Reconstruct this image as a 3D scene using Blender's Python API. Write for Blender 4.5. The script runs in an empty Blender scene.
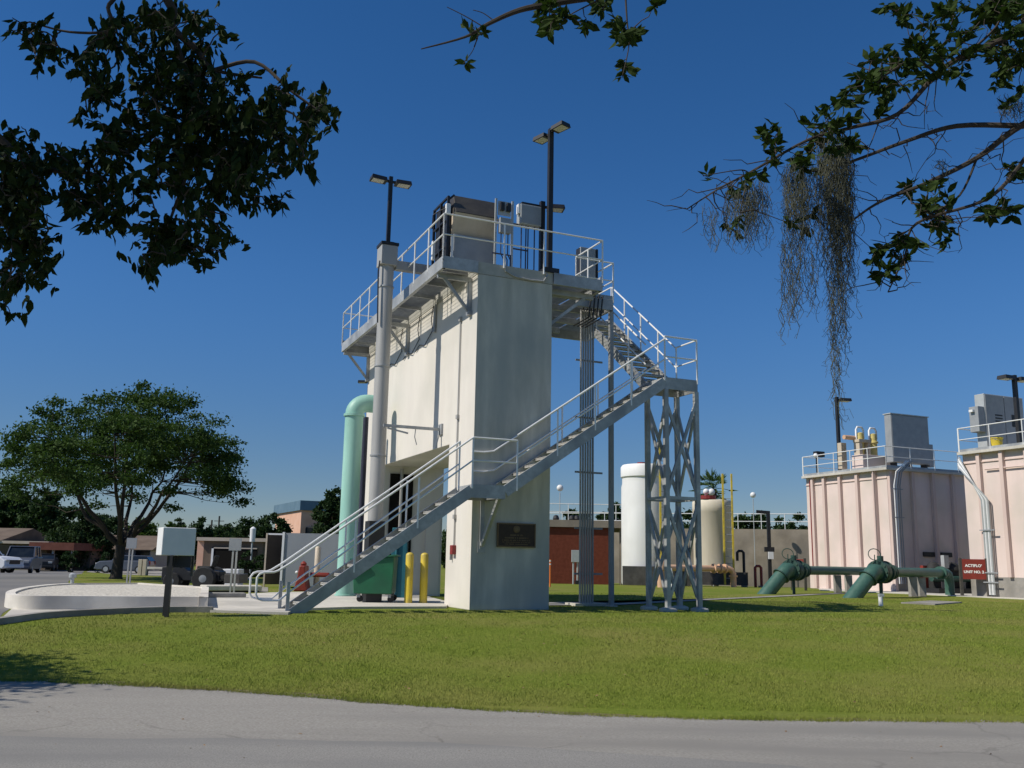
import bpy, bmesh, math, random
import numpy as np
from mathutils import Vector, Matrix
random.seed(7); rng = np.random.default_rng(7)
R = math.radians
scene = bpy.context.scene
COL = scene.collection

# ------------------------------------------------------------------ camera
F, PIT, ROLL, CAMH = 930.0, 0.189, 0.019, 1.10
cam_d = bpy.data.cameras.new('camera'); cam = bpy.data.objects.new('camera', cam_d); COL.objects.link(cam)
cam_d.sensor_width = 36.0; cam_d.lens = F/1024*36.0; cam_d.clip_end = 3000; cam_d.clip_start = 0.05
cam.matrix_world = (Matrix.Translation((0, 0, CAMH)) @ Matrix.Rotation(math.pi/2+PIT, 4, 'X') @ Matrix.Rotation(ROLL, 4, 'Z'))
scene.camera = cam
scene.render.resolution_x = 1024; scene.render.resolution_y = 768

# ------------------------------------------------------------------ sky, sun, exposure
SUN_AZ = R(19.5)          # direction the light travels, from +X towards +Y
SUN_EL = R(46)
world = bpy.data.worlds.new('World'); scene.world = world; world.use_nodes = True
wn = world.node_tree
sky = wn.nodes.new('ShaderNodeTexSky'); sky.sky_type = 'NISHITA'; sky.sun_disc = False
sky.sun_elevation = SUN_EL
# to-sun vector is (-cos az, -sin az): rotation measured clockwise from +Y
sky.sun_rotation = math.atan2(-math.cos(SUN_AZ), -math.sin(SUN_AZ)) % (2*math.pi)
sky.altitude = 1500; sky.air_density = 1.0; sky.dust_density = 0.0; sky.ozone_density = 3.5
bg = wn.nodes['Background']; bg.inputs['Strength'].default_value = 0.099
hs = wn.nodes.new('ShaderNodeHueSaturation'); hs.inputs['Saturation'].default_value = 1.27
tn = wn.nodes.new('ShaderNodeMix'); tn.data_type = 'RGBA'; tn.blend_type = 'MULTIPLY'; tn.inputs[0].default_value = 1.0
tn.inputs[7].default_value = (1.0, .96, 1.03, 1)
wn.links.new(sky.outputs[0], hs.inputs['Color']); wn.links.new(hs.outputs[0], tn.inputs[6]); 
# the air low over the trees is a little deeper than the model's
wtc = wn.nodes.new('ShaderNodeTexCoord'); wsx = wn.nodes.new('ShaderNodeSeparateXYZ'); wmr = wn.nodes.new('ShaderNodeMapRange'); wmr.interpolation_type = 'SMOOTHSTEP'
wmr.inputs['From Min'].default_value = -.02; wmr.inputs['From Max'].default_value = .32; wmr.inputs['To Min'].default_value = .52; wmr.inputs['To Max'].default_value = 1.0
wml = wn.nodes.new('ShaderNodeVectorMath'); wml.operation = 'SCALE'
wn.links.new(wtc.outputs['Generated'], wsx.inputs[0]); wn.links.new(wsx.outputs['Z'], wmr.inputs['Value']); wn.links.new(tn.outputs[2], wml.inputs[0]); wn.links.new(wmr.outputs[0], wml.inputs['Scale'])
wn.links.new(wml.outputs[0], bg.inputs['Color'])
sd = bpy.data.lights.new('sun', 'SUN'); sd.energy = 4.6; sd.angle = R(0.53); sd.color = (1.0, 0.935, 0.82)
sun = bpy.data.objects.new('sun', sd); COL.objects.link(sun)
ldir = Vector((math.cos(SUN_AZ)*math.cos(SUN_EL), math.sin(SUN_AZ)*math.cos(SUN_EL), -math.sin(SUN_EL)))
sun.rotation_euler = ldir.to_track_quat('-Z', 'Y').to_euler(); sun.location = (-30, -10, 40)
scene.view_settings.view_transform = 'Standard'; scene.view_settings.look = 'None'
scene.view_settings.gamma = 1.0; scene.view_settings.exposure = 0.0
scene.view_settings.use_curve_mapping = False

# ------------------------------------------------------------------ frames of reference
YAW, BX, BY = 0.407, -0.878, 21.8        # screening building: near corner and heading
CY, SY = math.cos(YAW), math.sin(YAW)
def B2W(a, b, z=0.0): return Vector((BX+a*CY-b*SY, BY+a*SY+b*CY, z))
def W2B(p): 
    dx, dy = p[0]-BX, p[1]-BY
    return Vector((dx*CY+dy*SY, -dx*SY+dy*CY, p[2] if len(p) > 2 else 0))
KN = [(-400, -.45), (10.5, -.45), (12.5, -.36), (15, -.17), (17, -.05), (19, 0), (50, 0), (75, -.45), (1500, -.45)]
def gz(Y):
    for (y0, z0), (y1, z1) in zip(KN, KN[1:]):
        if Y <= y1: return z0+(z1-z0)*(Y-y0)/(y1-y0)
    return -.45
def ray(px, py):
    c, s = math.cos(ROLL), math.sin(ROLL); du = px-512; dv = 384-py
    u = du*c-dv*s; v = du*s+dv*c
    return Vector((u/F, math.cos(PIT)-v/F*math.sin(PIT), math.sin(PIT)+v/F*math.cos(PIT)))
def at(px, py, Y):
    r = ray(px, py); t = Y/r.y; return Vector((r.x*t, Y, CAMH+r.z*t))
def gp(px, py, dz=0.0):
    r = ray(px, py); z = 0.0
    for _ in range(40):
        t = (z+dz-CAMH)/min(r.z, -1e-3); z = .5*z+.5*gz(r.y*t)
    return Vector((r.x*t, r.y*t, z+dz))
def base(px, Y):
    p = at(px, 560, Y); return Vector((p.x, Y, gz(Y)))

# ------------------------------------------------------------------ materials
def mat(name, c1, c2=None, scale=3.0, rough=0.7, metal=0.0, bump=0.0, bscale=40.0, stretch=(1, 1, 1), detail=6.0, spec=0.5, c3=None, s3=0.4, contrast=(0.35, 0.65), trans=0.0, alpha=1.0, st3=(1, 1, 1)):
    m = bpy.data.materials.new(name); m.use_nodes = True; nt = m.node_tree; N = nt.nodes; L = nt.links
    b = N['Principled BSDF']; b.inputs['Roughness'].default_value = rough; b.inputs['Metallic'].default_value = metal
    b.inputs['Specular IOR Level'].default_value = spec
    if trans: b.inputs['Transmission Weight'].default_value = trans
    c1 = (*c1, 1); c2 = (*c2, 1) if c2 else c1
    tc = N.new('ShaderNodeTexCoord'); mp = N.new('ShaderNodeMapping'); mp.inputs['Scale'].default_value = stretch
    L.new(tc.outputs['Object'], mp.inputs['Vector'])
    n = N.new('ShaderNodeTexNoise'); n.inputs['Scale'].default_value = scale; n.inputs['Detail'].default_value = detail; n.inputs['Roughness'].default_value = .6
    L.new(mp.outputs[0], n.inputs['Vector'])
    mr = N.new('ShaderNodeMapRange'); mr.inputs['From Min'].default_value = contrast[0]; mr.inputs['From Max'].default_value = contrast[1]
    L.new(n.outputs['Fac'], mr.inputs['Value'])
    mx = N.new('ShaderNodeMix'); mx.data_type = 'RGBA'; mx.inputs[6].default_value = c1; mx.inputs[7].default_value = c2
    L.new(mr.outputs[0], mx.inputs[0]); out = mx.outputs[2]
    if c3:
        n3 = N.new('ShaderNodeTexNoise'); n3.inputs['Scale'].default_value = s3; n3.inputs['Detail'].default_value = 4
        mp3 = N.new('ShaderNodeMapping'); mp3.inputs['Scale'].default_value = st3; L.new(tc.outputs['Object'], mp3.inputs['Vector']); L.new(mp3.outputs[0], n3.inputs['Vector'])
        m3 = N.new('ShaderNodeMapRange'); m3.inputs['From Min'].default_value = .42; m3.inputs['From Max'].default_value = .68
        L.new(n3.outputs['Fac'], m3.inputs['Value'])
        x3 = N.new('ShaderNodeMix'); x3.data_type = 'RGBA'; x3.inputs[7].default_value = (*c3, 1)
        L.new(m3.outputs[0], x3.inputs[0]); L.new(out, x3.inputs[6]); out = x3.outputs[2]
    L.new(out, b.inputs['Base Color'])
    if bump:
        nb = N.new('ShaderNodeTexNoise'); nb.inputs['Scale'].default_value = bscale; nb.inputs['Detail'].default_value = 5
        L.new(tc.outputs['Object'], nb.inputs['Vector'])
        bp = N.new('ShaderNodeBump'); bp.inputs['Strength'].default_value = bump; bp.inputs['Distance'].default_value = .02
        L.new(nb.outputs['Fac'], bp.inputs['Height']); L.new(bp.outputs[0], b.inputs['Normal'])
    return m

M = {}
M['grass'] = mat('grass', (.115, .16, .018), (.165, .20, .030), 14, .95, bump=.9, bscale=55, c3=(.20, .195, .05), s3=.35, spec=.1)
M['blade'] = mat('grass_blade', (.15, .205, .028), (.225, .265, .045), 5, .8, c3=(.25, .25, .065), s3=.6, spec=.12)
M['asphalt'] = mat('asphalt', (.25, .235, .21), (.46, .435, .39), 75, .95, bump=.8, bscale=170, c3=(.285, .27, .245), s3=1.1, st3=(.22, 1, 1), contrast=(.3, .7), spec=.2, stretch=(.5, 1, 1))
M['lot'] = mat('lot_asphalt', (.17, .165, .16), (.21, .2, .19), 8, .95, c3=(.14, .14, .14), s3=.2, spec=.2)
M['concrete'] = mat('concrete', (.50, .47, .42), (.60, .57, .51), 5, .9, bump=.2, c3=(.42, .40, .36), s3=.6, spec=.2)
M['planter'] = mat('planter_wall', (.66, .62, .55), (.74, .70, .63), 4, .9, bump=.2, spec=.2, c3=(.45, .42, .38), s3=.6)
M['old_concrete'] = mat('old_concrete', (.26, .25, .23), (.36, .34, .31), 3, .95, bump=.4, c3=(.2, .19, .17), s3=.8, spec=.2)
M['bund'] = mat('dark_bund', (.07, .065, .06), (.16, .15, .14), 1.5, .95, bump=.3, c3=(.05, .05, .048), s3=.8)
M['gravel'] = mat('gravel', (.32, .30, .26), (.72, .68, .60), 16, .95, bump=1.0, bscale=30, spec=.1)
M['mulch'] = mat('mulch', (.15, .06, .03), (.22, .10, .05), 20, .95, spec=.1)
M['soil'] = mat('dry_verge', (.10, .085, .045), (.24, .20, .12), 22, .95, bump=.8, spec=.1)
M['cream'] = mat('cream_stucco', (.66, .62, .565), (.71, .675, .615), 1.6, .85, bump=.12, bscale=90, stretch=(1, 1, .25), c3=(.60, .575, .52), s3=.5, spec=.2)
M['weathered'] = mat('weathered_shade_stucco', (.43, .42, .36), (.64, .615, .535), 2.2, .9, bump=.15, bscale=90, stretch=(1, 1, .18), c3=(.40, .41, .385), s3=.9, st3=(1, 1, .45), spec=.15)  # streaks are weathering; the darker base also paints in the face's shade
M['coping'] = mat('coping', (.38, .38, .34), (.46, .45, .41), 4, .9, bump=.15, spec=.2)
M['galv'] = mat('galvanised_steel', (.37, .38, .38), (.49, .50, .50), 9, .5, metal=.25, c3=(.28, .29, .30), s3=1.5)
M['rail'] = mat('aluminium_rail', (.74, .74, .73), (.82, .82, .80), 8, .4, metal=.1)
M['tread'] = mat('tread_plate', (.50, .49, .46), (.62, .60, .56), 12, .6, metal=.2)
M['duct'] = mat('grey_duct', (.36, .355, .34), (.43, .425, .41), 3, .5, stretch=(1, 1, .2), metal=.15)
M['black'] = mat('black_paint', (.012, .012, .014), (.02, .02, .022), 5, .5)
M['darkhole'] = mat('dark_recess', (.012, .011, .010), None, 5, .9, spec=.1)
M['oldyellow'] = mat('faded_yellow', (.58, .47, .14), (.66, .55, .22), 6, .6)
M['deadleaf'] = mat('dead_leaf', (.16, .09, .04), (.30, .20, .10), 20, .9)
M['lens'] = mat('lamp_glass', (.55, .53, .48), (.62, .6, .54), 8, .3)
M['mint'] = mat('mint_pipe', (.28, .53, .45), (.36, .62, .53), 3, .5, stretch=(1, 1, .15), c3=(.22, .42, .35), s3=1.3, st3=(1, 1, .3))
M['bluepipe'] = mat('dark_blue_pipe', (.02, .022, .05), (.03, .03, .06), 3, .5)
M['dump'] = mat('dumpster_green', (.010, .11, .05), (.016, .145, .065), 3, .5, c3=(.015, .10, .05), s3=2)
M['yellow'] = mat('yellow_paint', (.62, .46, .03), (.74, .57, .05), 6, .5, stretch=(1, 1, .3), c3=(.45, .35, .08), s3=3)
M['teal'] = mat('teal_tarp', (.008, .10, .14), (.012, .13, .17), 3, .6)
M['cabgrey'] = mat('cabinet_grey', (.27, .285, .30), (.32, .335, .35), 3, .5, metal=.1)
M['cablight'] = mat('cabinet_light', (.40, .42, .42), (.46, .48, .48), 3, .45, metal=.2)
M['brown'] = mat('bronze_brown', (.055, .05, .045), (.08, .072, .06), 4, .5)
M['beige'] = mat('beige_panel', (.50, .42, .32), (.56, .48, .38), 4, .5)
M['white'] = mat('white_paint', (.72, .73, .74), (.80, .80, .80), 3, .5)
M['plaque'] = mat('bronze_plaque', (.030, .016, .008), (.045, .025, .012), 12, .45, metal=.3)
M['plaquetext'] = mat('plaque_letters', (.14, .09, .045), (.18, .12, .06), 12, .5, metal=.3)
M['redpaint'] = mat('red_paint', (.20, .022, .022), (.26, .032, .03), 6, .5)
M['signred'] = mat('sign_red', (.19, .022, .012), (.23, .03, .018), 5, .5)
M['letter'] = mat('letter_white', (.8, .78, .74), None, 5, .5)
M['rubber'] = mat('rubber', (.015, .015, .015), (.025, .025, .025), 5, .8)
M['bark'] = mat('bark', (.03, .024, .018), (.06, .048, .036), 12, .95, bump=.8, bscale=30, stretch=(1, 1, .3))
M['pgreen'] = mat('pipe_green', (.040, .105, .080), (.060, .135, .105), 5, .45)
M['dgreen'] = mat('flange_green', (.018, .055, .042), (.03, .075, .058), 5, .5)
M['pink'] = mat('tank_pink', (.67, .55, .51), (.73, .61, .565), 1.2, .8, stretch=(1, 1, .2), c3=(.58, .51, .45), s3=.5, spec=.2)
M['pinkrib'] = mat('tank_rib', (.58, .45, .41), (.64, .51, .46), 2, .8, stretch=(1, 1, .2), spec=.2)
M['brick'] = mat('red_brick_panel', (.125, .032, .018), (.165, .045, .026), 5, .85, spec=.2)
M['silo'] = mat('silo_white', (.74, .74, .73), (.80, .80, .79), 1.4, .55, stretch=(1, 1, .15), c3=(.66, .66, .64), s3=.4)
M['tantank'] = mat('tan_tank', (.60, .54, .42), (.68, .62, .50), 1.5, .7, stretch=(1, 1, .2))
M['tanpipe'] = mat('tan_pipe', (.58, .36, .22), (.66, .42, .28), 3, .6)
M['clar'] = mat('clarifier_wall', (.23, .195, .15), (.33, .285, .23), .8, .95, c3=(.18, .16, .14), s3=.3, spec=.1)
M['peach'] = mat('peach_stucco', (.60, .36, .26), (.66, .42, .32), 1, .85, spec=.2)
M['tealroof'] = mat('roof_fascia', (.09, .16, .22), (.12, .20, .27), 1, .6)
M['cont'] = mat('container_grey', (.25, .27, .30), (.30, .32, .35), 1, .6, stretch=(1, 1, .3))
M['housebrown'] = mat('house_brown', (.12, .09, .07), (.17, .13, .10), .8, .9, spec=.2)
M['roofbrown'] = mat('roof_brown', (.15, .06, .045), (.19, .08, .06), 2, .9, spec=.1)
M['fascia'] = mat('pale_fascia', (.42, .36, .30), (.48, .42, .36), 1, .8)
M['glass'] = mat('dark_glass', (.01, .014, .02), (.02, .025, .03), 2, .1)
M['silver'] = mat('silver_car', (.13, .145, .18), (.16, .175, .21), 2, .3, metal=.4)
M['carwhite'] = mat('white_car', (.72, .73, .75), None, 2, .3)
M['orange'] = mat('orange_marker', (.75, .18, .03), None, 2, .6)
M['greencan'] = mat('flange_bolt', (.05, .09, .07), None, 3, .5)
def cracks(m):
    nt = m.node_tree; N = nt.nodes; L = nt.links; b = N['Principled BSDF']; src = b.inputs['Base Color'].links[0].from_socket
    tc = N.new('ShaderNodeTexCoord'); nz = N.new('ShaderNodeTexNoise'); nz.inputs['Scale'].default_value = 1.7; nz.inputs['Detail'].default_value = 8
    L.new(tc.outputs['Object'], nz.inputs['Vector']); ad = N.new('ShaderNodeMix'); ad.data_type = 'VECTOR'; ad.inputs[0].default_value = .35
    L.new(tc.outputs['Object'], ad.inputs[4]); L.new(nz.outputs['Color'], ad.inputs[5])
    v = N.new('ShaderNodeTexVoronoi'); v.feature = 'DISTANCE_TO_EDGE'; v.inputs['Scale'].default_value = .62; L.new(ad.outputs[1], v.inputs['Vector'])
    mr = N.new('ShaderNodeMapRange'); mr.inputs['From Min'].default_value = .002; mr.inputs['From Max'].default_value = .009; mr.inputs['To Min'].default_value = .38; mr.inputs['To Max'].default_value = 0
    L.new(v.outputs['Distance'], mr.inputs['Value'])
    n2 = N.new('ShaderNodeTexNoise'); n2.inputs['Scale'].default_value = .45; L.new(tc.outputs['Object'], n2.inputs['Vector'])
    r2 = N.new('ShaderNodeMapRange'); r2.inputs['From Min'].default_value = .48; r2.inputs['From Max'].default_value = .60; L.new(n2.outputs['Fac'], r2.inputs['Value'])
    mu = N.new('ShaderNodeMath'); mu.operation = 'MULTIPLY'; L.new(mr.outputs[0], mu.inputs[0]); L.new(r2.outputs[0], mu.inputs[1])
    x = N.new('ShaderNodeMix'); x.data_type = 'RGBA'; x.inputs[7].default_value = (.09, .085, .075, 1); L.new(mu.outputs[0], x.inputs[0]); L.new(src, x.inputs[6]); L.new(x.outputs[2], b.inputs['Base Color'])
cracks(M['asphalt'])
M['patch'] = mat('asphalt_patch', (.225, .215, .20), (.41, .395, .365), 75, .95, bump=.8, bscale=170, c3=(.24, .235, .225), s3=1.1, st3=(.25, 1, 1), contrast=(.3, .7), spec=.2)
def leafmat(n, a, b_, rough=.6, sc=1.0, tr=0.25):
    m = mat(n, a, b_, sc, .75, spec=.10, contrast=(.4, .6))
    nt = m.node_tree; p = nt.nodes['Principled BSDF']; o = nt.nodes['Material Output']
    t = nt.nodes.new('ShaderNodeBsdfTranslucent'); t.inputs['Color'].default_value = (a[0]*1.5, a[1]*1.6, a[2]*.6, 1)
    x = nt.nodes.new('ShaderNodeMixShader'); x.inputs[0].default_value = tr
    nt.links.new(p.outputs[0], x.inputs[1]); nt.links.new(t.outputs[0], x.inputs[2]); nt.links.new(x.outputs[0], o.inputs['Surface'])
    return m
M['leaf'] = leafmat('oak_leaf', (.034, .066, .018), (.07, .115, .034), sc=1.2)
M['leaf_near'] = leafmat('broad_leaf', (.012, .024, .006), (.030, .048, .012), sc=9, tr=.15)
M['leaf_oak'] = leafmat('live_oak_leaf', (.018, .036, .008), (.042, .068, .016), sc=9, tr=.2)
M['leaf_far'] = leafmat('far_leaf', (.020, .042, .016), (.042, .072, .026), sc=.5, tr=.15)
M['leaf_bright'] = leafmat('bright_leaf', (.045, .085, .018), (.075, .12, .03), sc=.5, tr=.2)
M['palm'] = leafmat('palm_leaf', (.05, .09, .03), (.09, .14, .05), sc=3)
M['moss'] = mat('spanish_moss', (.045, .050, .036), (.11, .115, .085), 9, .95, spec=.05)
M['twig'] = mat('twig_bark', (.035, .028, .02), (.06, .048, .035), 12, .95)

# ------------------------------------------------------------------ mesh builder
ORG = {}
class MB:
    def __init__(s): s.v = []; s.f = []
    def add(s, vs, fs):
        o = len(s.v); s.v += [tuple(p) for p in vs]; s.f += [tuple(i+o for i in f) for f in fs]; return s
    def box(s, x0, x1, y0, y1, z0, z1):
        return s.add([(x0, y0, z0), (x1, y0, z0), (x1, y1, z0), (x0, y1, z0), (x0, y0, z1), (x1, y0, z1), (x1, y1, z1), (x0, y1, z1)],
                     [(0, 3, 2, 1), (4, 5, 6, 7), (0, 1, 5, 4), (1, 2, 6, 5), (2, 3, 7, 6), (3, 0, 4, 7)])
    def bar(s, p, q, w, h, up=(0, 0, 1)):
        p, q = Vector(p), Vector(q); d = (q-p).normalized(); u = Vector(up)
        if abs(d.dot(u)) > .98: u = Vector((1, 0, 0))
        sx = d.cross(u).normalized(); uz = sx.cross(d).normalized(); vs = []
        for c in (p, q):
            for a, b in ((-1, -1), (1, -1), (1, 1), (-1, 1)): vs.append(c+sx*a*w/2+uz*b*h/2)
        return s.add(vs, [(3, 2, 1, 0), (4, 5, 6, 7), (0, 1, 5, 4), (1, 2, 6, 5), (2, 3, 7, 6), (3, 0, 4, 7)])
    def tube(s, pts, r, n=8, cap=True):
        pts = [Vector(p) for p in pts]; k = len(pts); rs = r if isinstance(r, (list, tuple)) else [r]*k
        vs = []; d0 = (pts[1]-pts[0]).normalized()
        ref = Vector((0, 0, 1)) if abs(d0.z) < .9 else Vector((1, 0, 0))
        sx = d0.cross(ref).normalized()
        for i, p in enumerate(pts):
            d = (pts[min(i+1, k-1)]-pts[max(i-1, 0)]).normalized()
            sx = (sx-d*sx.dot(d)).normalized(); sy = d.cross(sx)
            for j in range(n):
                a = 2*math.pi*j/n; vs.append(p+(sx*math.cos(a)+sy*math.sin(a))*rs[i])
        fs = [(i*n+j, i*n+(j+1) % n, (i+1)*n+(j+1) % n, (i+1)*n+j) for i in range(k-1) for j in range(n)]
        if cap: fs += [tuple(reversed(range(n))), tuple(range((k-1)*n, k*n))]
        return s.add(vs, fs)
    def lathe(s, c, prof, n=24, axis=(0, 0, 1)):
        c = Vector(c); ax = Vector(axis).normalized(); ref = Vector((0, 0, 1)) if abs(ax.z) < .9 else Vector((1, 0, 0))
        sx = ax.cross(ref).normalized(); sy = ax.cross(sx); vs = []
        for r, h in prof:
            for j in range(n):
                a = 2*math.pi*j/n; vs.append(c+ax*h+(sx*math.cos(a)+sy*math.sin(a))*max(r, 1e-4))
        k = len(prof)
        fs = [(i*n+j, i*n+(j+1) % n, (i+1)*n+(j+1) % n, (i+1)*n+j) for i in range(k-1) for j in range(n)]
        fs += [tuple(reversed(range(n))), tuple(range((k-1)*n, k*n))]
        return s.add(vs, fs)
    def prism(s, poly, lo, hi, axis='z'):
        def P(u, v, w): return {'z': (u, v, w), 'x': (w, u, v), 'y': (u, w, v)}[axis]
        n = len(poly); vs = [P(u, v, lo) for u, v in poly]+[P(u, v, hi) for u, v in poly]
        return s.add(vs, [tuple(reversed(range(n))), tuple(range(n, 2*n))]+[(i, (i+1) % n, n+(i+1) % n, n+i) for i in range(n)])
    def ball(s, c, r, n=12, sz=1.0):
        return s.lathe(c, [(r*math.sin(math.pi*i/8), -r*sz*math.cos(math.pi*i/8)) for i in range(9)], n)
    def build(s, name, m, parent=None, smooth=False, bevel=0.0, xf=None):
        me = bpy.data.meshes.new(name); vs = s.v
        if xf: vs = [xf @ Vector(v) for v in vs]
        if parent is not None:
            ox, oy, oz = ORG[parent.name]; vs = [(x-ox, y-oy, z-oz) for x, y, z in vs]
        me.from_pydata([tuple(v) for v in vs], [], s.f); me.update()
        bm = bmesh.new(); bm.from_mesh(me); bmesh.ops.recalc_face_normals(bm, faces=bm.faces); bm.to_mesh(me); bm.free()
        me.materials.append(m)
        o = bpy.data.objects.new(name, me); COL.objects.link(o)
        if smooth:
            me.shade_smooth()
            try: me.set_sharp_from_angle(angle=R(40))
            except Exception: pass
        if bevel:
            b = o.modifiers.new('bevel', 'BEVEL'); b.width = bevel; b.segments = 2; b.limit_method = 'ANGLE'
        if parent is not None: o.parent = parent; ORG[o.name] = ORG[parent.name]
        return o
def tag(o, label=None, cat=None, group=None, kind=None):
    if label: o['label'] = label
    if cat: o['category'] = cat
    if group: o['group'] = group
    if kind: o['kind'] = kind
    return o
def thing(name, label, cat, org=(0, 0, 0), bframe=True, group=None, rz=0.0):
    """Empty at the base of a thing. bframe: its parts are written in the building's own axes (a, b, z)."""
    o = bpy.data.objects.new(name, None); COL.objects.link(o); o.empty_display_size = .2
    if bframe: o.location = B2W(*org); o.rotation_euler = (0, 0, YAW); ORG[o.name] = tuple(org)
    else: o.location = org; o.rotation_euler = (0, 0, rz); ORG[o.name] = (0, 0, 0) if rz else tuple(org)
    return tag(o, label, cat, group)
def local(o): ORG[o.name] = (0, 0, 0)      # parts written relative to the thing's own base
def solo(mb, name, m, label, cat, org, bframe=False, group=None, smooth=False, bevel=0.0, rz=0.0):
    """A thing that is one mesh, with its origin at its base."""
    o = mb.build(name, m, None, smooth, bevel)
    me = o.data
    if bframe: o.location = B2W(*org); o.rotation_euler = (0, 0, YAW)
    else: o.location = org; o.rotation_euler = (0, 0, rz)
    me.transform(Matrix.Translation([-c for c in org]) if not rz or bframe else Matrix.Identity(4)); me.update()
    ORG[o.name] = tuple(org)
    return tag(o, label, cat, group)
def copy_tree(o, parent=None):
    c = o.copy(); COL.objects.link(c); c.parent = parent
    for ch in [x for x in bpy.data.objects if x.parent == o]: copy_tree(ch, c)
    return c

# ------------------------------------------------------------------ ground
def sheet(name, poly, off, m, cuts_x=(), kind='structure', thick=0.0):
    bm = bmesh.new(); vs = [bm.verts.new((p[0], p[1], 0)) for p in poly]; bm.faces.new(vs)
    bmesh.ops.triangulate(bm, faces=bm.faces)
    for y, _ in KN[1:-1]:
        bmesh.ops.bisect_plane(bm, geom=bm.verts[:]+bm.edges[:]+bm.faces[:], plane_co=(0, y, 0), plane_no=(0, 1, 0))
    for v in bm.verts: v.co.z = gz(v.co.y)+off
    if thick:
        r = bmesh.ops.extrude_face_region(bm, geom=bm.faces[:])
        for v in [g for g in r['geom'] if isinstance(g, bmesh.types.BMVert)]: v.co.z -= thick
    bmesh.ops.recalc_face_normals(bm, faces=bm.faces)
    me = bpy.data.meshes.new(name); bm.to_mesh(me); bm.free(); me.materials.append(m)
    if not thick:
        for p in me.polygons:
            if p.normal.z < 0: p.flip()
    o = bpy.data.objects.new(name, me); COL.objects.link(o); o['kind'] = kind
    return o
def P2(l, dz=0): return [gp(x, y)[:2] for x, y in l]
sheet('ground', [(-900, -300), (900, -300), (900, 1400), (-900, 1400)], 0.0, M['grass'])
# service road in front: its edge wanders a little
ed = [(-40, 682), (0, 683), (50, 684), (100, 686), (156, 689), (205, 692), (250, 695), (320, 700.5), (400, 707), (500, 713.5), (600, 718.5), (700, 721.5), (800, 723), (910, 724), (1023, 725), (1100, 726)]
redge = [tuple(gp(x, y)[:2]) for x, y in ed]
rlo = [(-60, redge[0][1]+.3)]+redge+[(60, redge[-1][1]+1.5)]
def wob(p, k): return (p[0], p[1]+.05*math.sin(k*1.7)+.03*math.sin(k*4.1))
def edge_y(x):
    for (xa, ya), (xb, yb) in zip(rlo, rlo[1:]):
        if x <= xb: t = (x-xa)/(xb-xa); return ya+(yb-ya)*t+.012*math.sin(x*1.7)+.012*math.sin(x*5.3)+.010*math.sin(x*17)+.008*math.sin(x*41)
    return rlo[-1][1]
def strip(name, lo, hi, off, m):
    xs = [-60, -30]+[-14+.2*i for i in range(141)]+[30, 60]; mb = MB(); prev = None
    for x in xs:
        y0, y1 = lo(x), hi(x); ys = [y0]+[y0+(y1-y0)*k/12 for k in range(1, 12)]+[y1]; col = []
        for y in ys: mb.v.append((x, y, gz(y)+off)); col.append(len(mb.v)-1)
        if prev: mb.f += [(prev[k], col[k], col[k+1], prev[k+1]) for k in range(12)]
        prev = col
    o = mb.build(name, m); o['kind'] = 'structure'; return o
strip('road', lambda x: 3.5 if abs(x) < 90 else 0, edge_y, .02, M['asphalt'])
sheet('road_near', [(-60, -12), (60, -12), (60, 3.6), (-60, 3.6)], .014, M['asphalt'])
pl_ = [(-300, 742), (0, 739), (120, 742), (230, 741), (330, 744), (430, 745), (520, 750), (610, 756), (700, 762), (790, 769), (860, 778), (860, 880), (-300, 880)]
sheet('road_patch', [p for p in P2(pl_)], .026, M['patch'])
strip('road_verge', lambda x: edge_y(x)-.06, lambda x: edge_y(x)+.22+.06*math.sin(x*2.3)+.03*math.sin(x*7.7)+.02*math.sin(x*23), .008, M['soil'])
# parking lot and concrete plaza on the left
sheet('parking_lot', P2([(-260, 700), (-4, 624), (3, 613), (45, 595), (72, 589), (68, 582), (84, 571), (100, 567), (-240, 569.5)]), .004, M['lot'])
sheet('driveway', P2([(86, 572), (102, 566.2), (134, 566.5), (160, 571), (250, 574), (250, 580), (165, 576), (110, 574)]), .008, M['old_concrete'])
sheet('pavement', P2([(60, 587), (70, 583.5), (140, 583.8), (268, 587.5), (268, 592), (150, 591), (72, 590)]), .012, M['old_concrete'])
plaza = [(207, 612.5), (288, 615), (296, 611), (350, 609), (446, 608.6), (450, 604), (420, 596), (360, 592), (270, 594), (180, 600), (170, 608)]
sheet('plaza', P2(plaza), .05, M['concrete'], thick=.07)
o = sheet('mulch_bed', P2([(78, 589.5), (125, 589.5), (122, 592), (80, 592)]), .10, M['mulch'], thick=.1)
sheet('footpath', P2([(549, 606), (620, 605.5), (720, 600.0), (850, 593.6), (851, 592.6), (720, 598.8), (620, 603.6), (560, 602.5), (549, 603)]), .02, M['old_concrete'])
sheet('tank_apron', P2([(820, 590.5), (905, 594), (1000, 598.5), (1100, 603), (1100, 600), (1010, 592), (900, 588), (815, 588)]), .03, M['concrete'], thick=.05)

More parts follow.
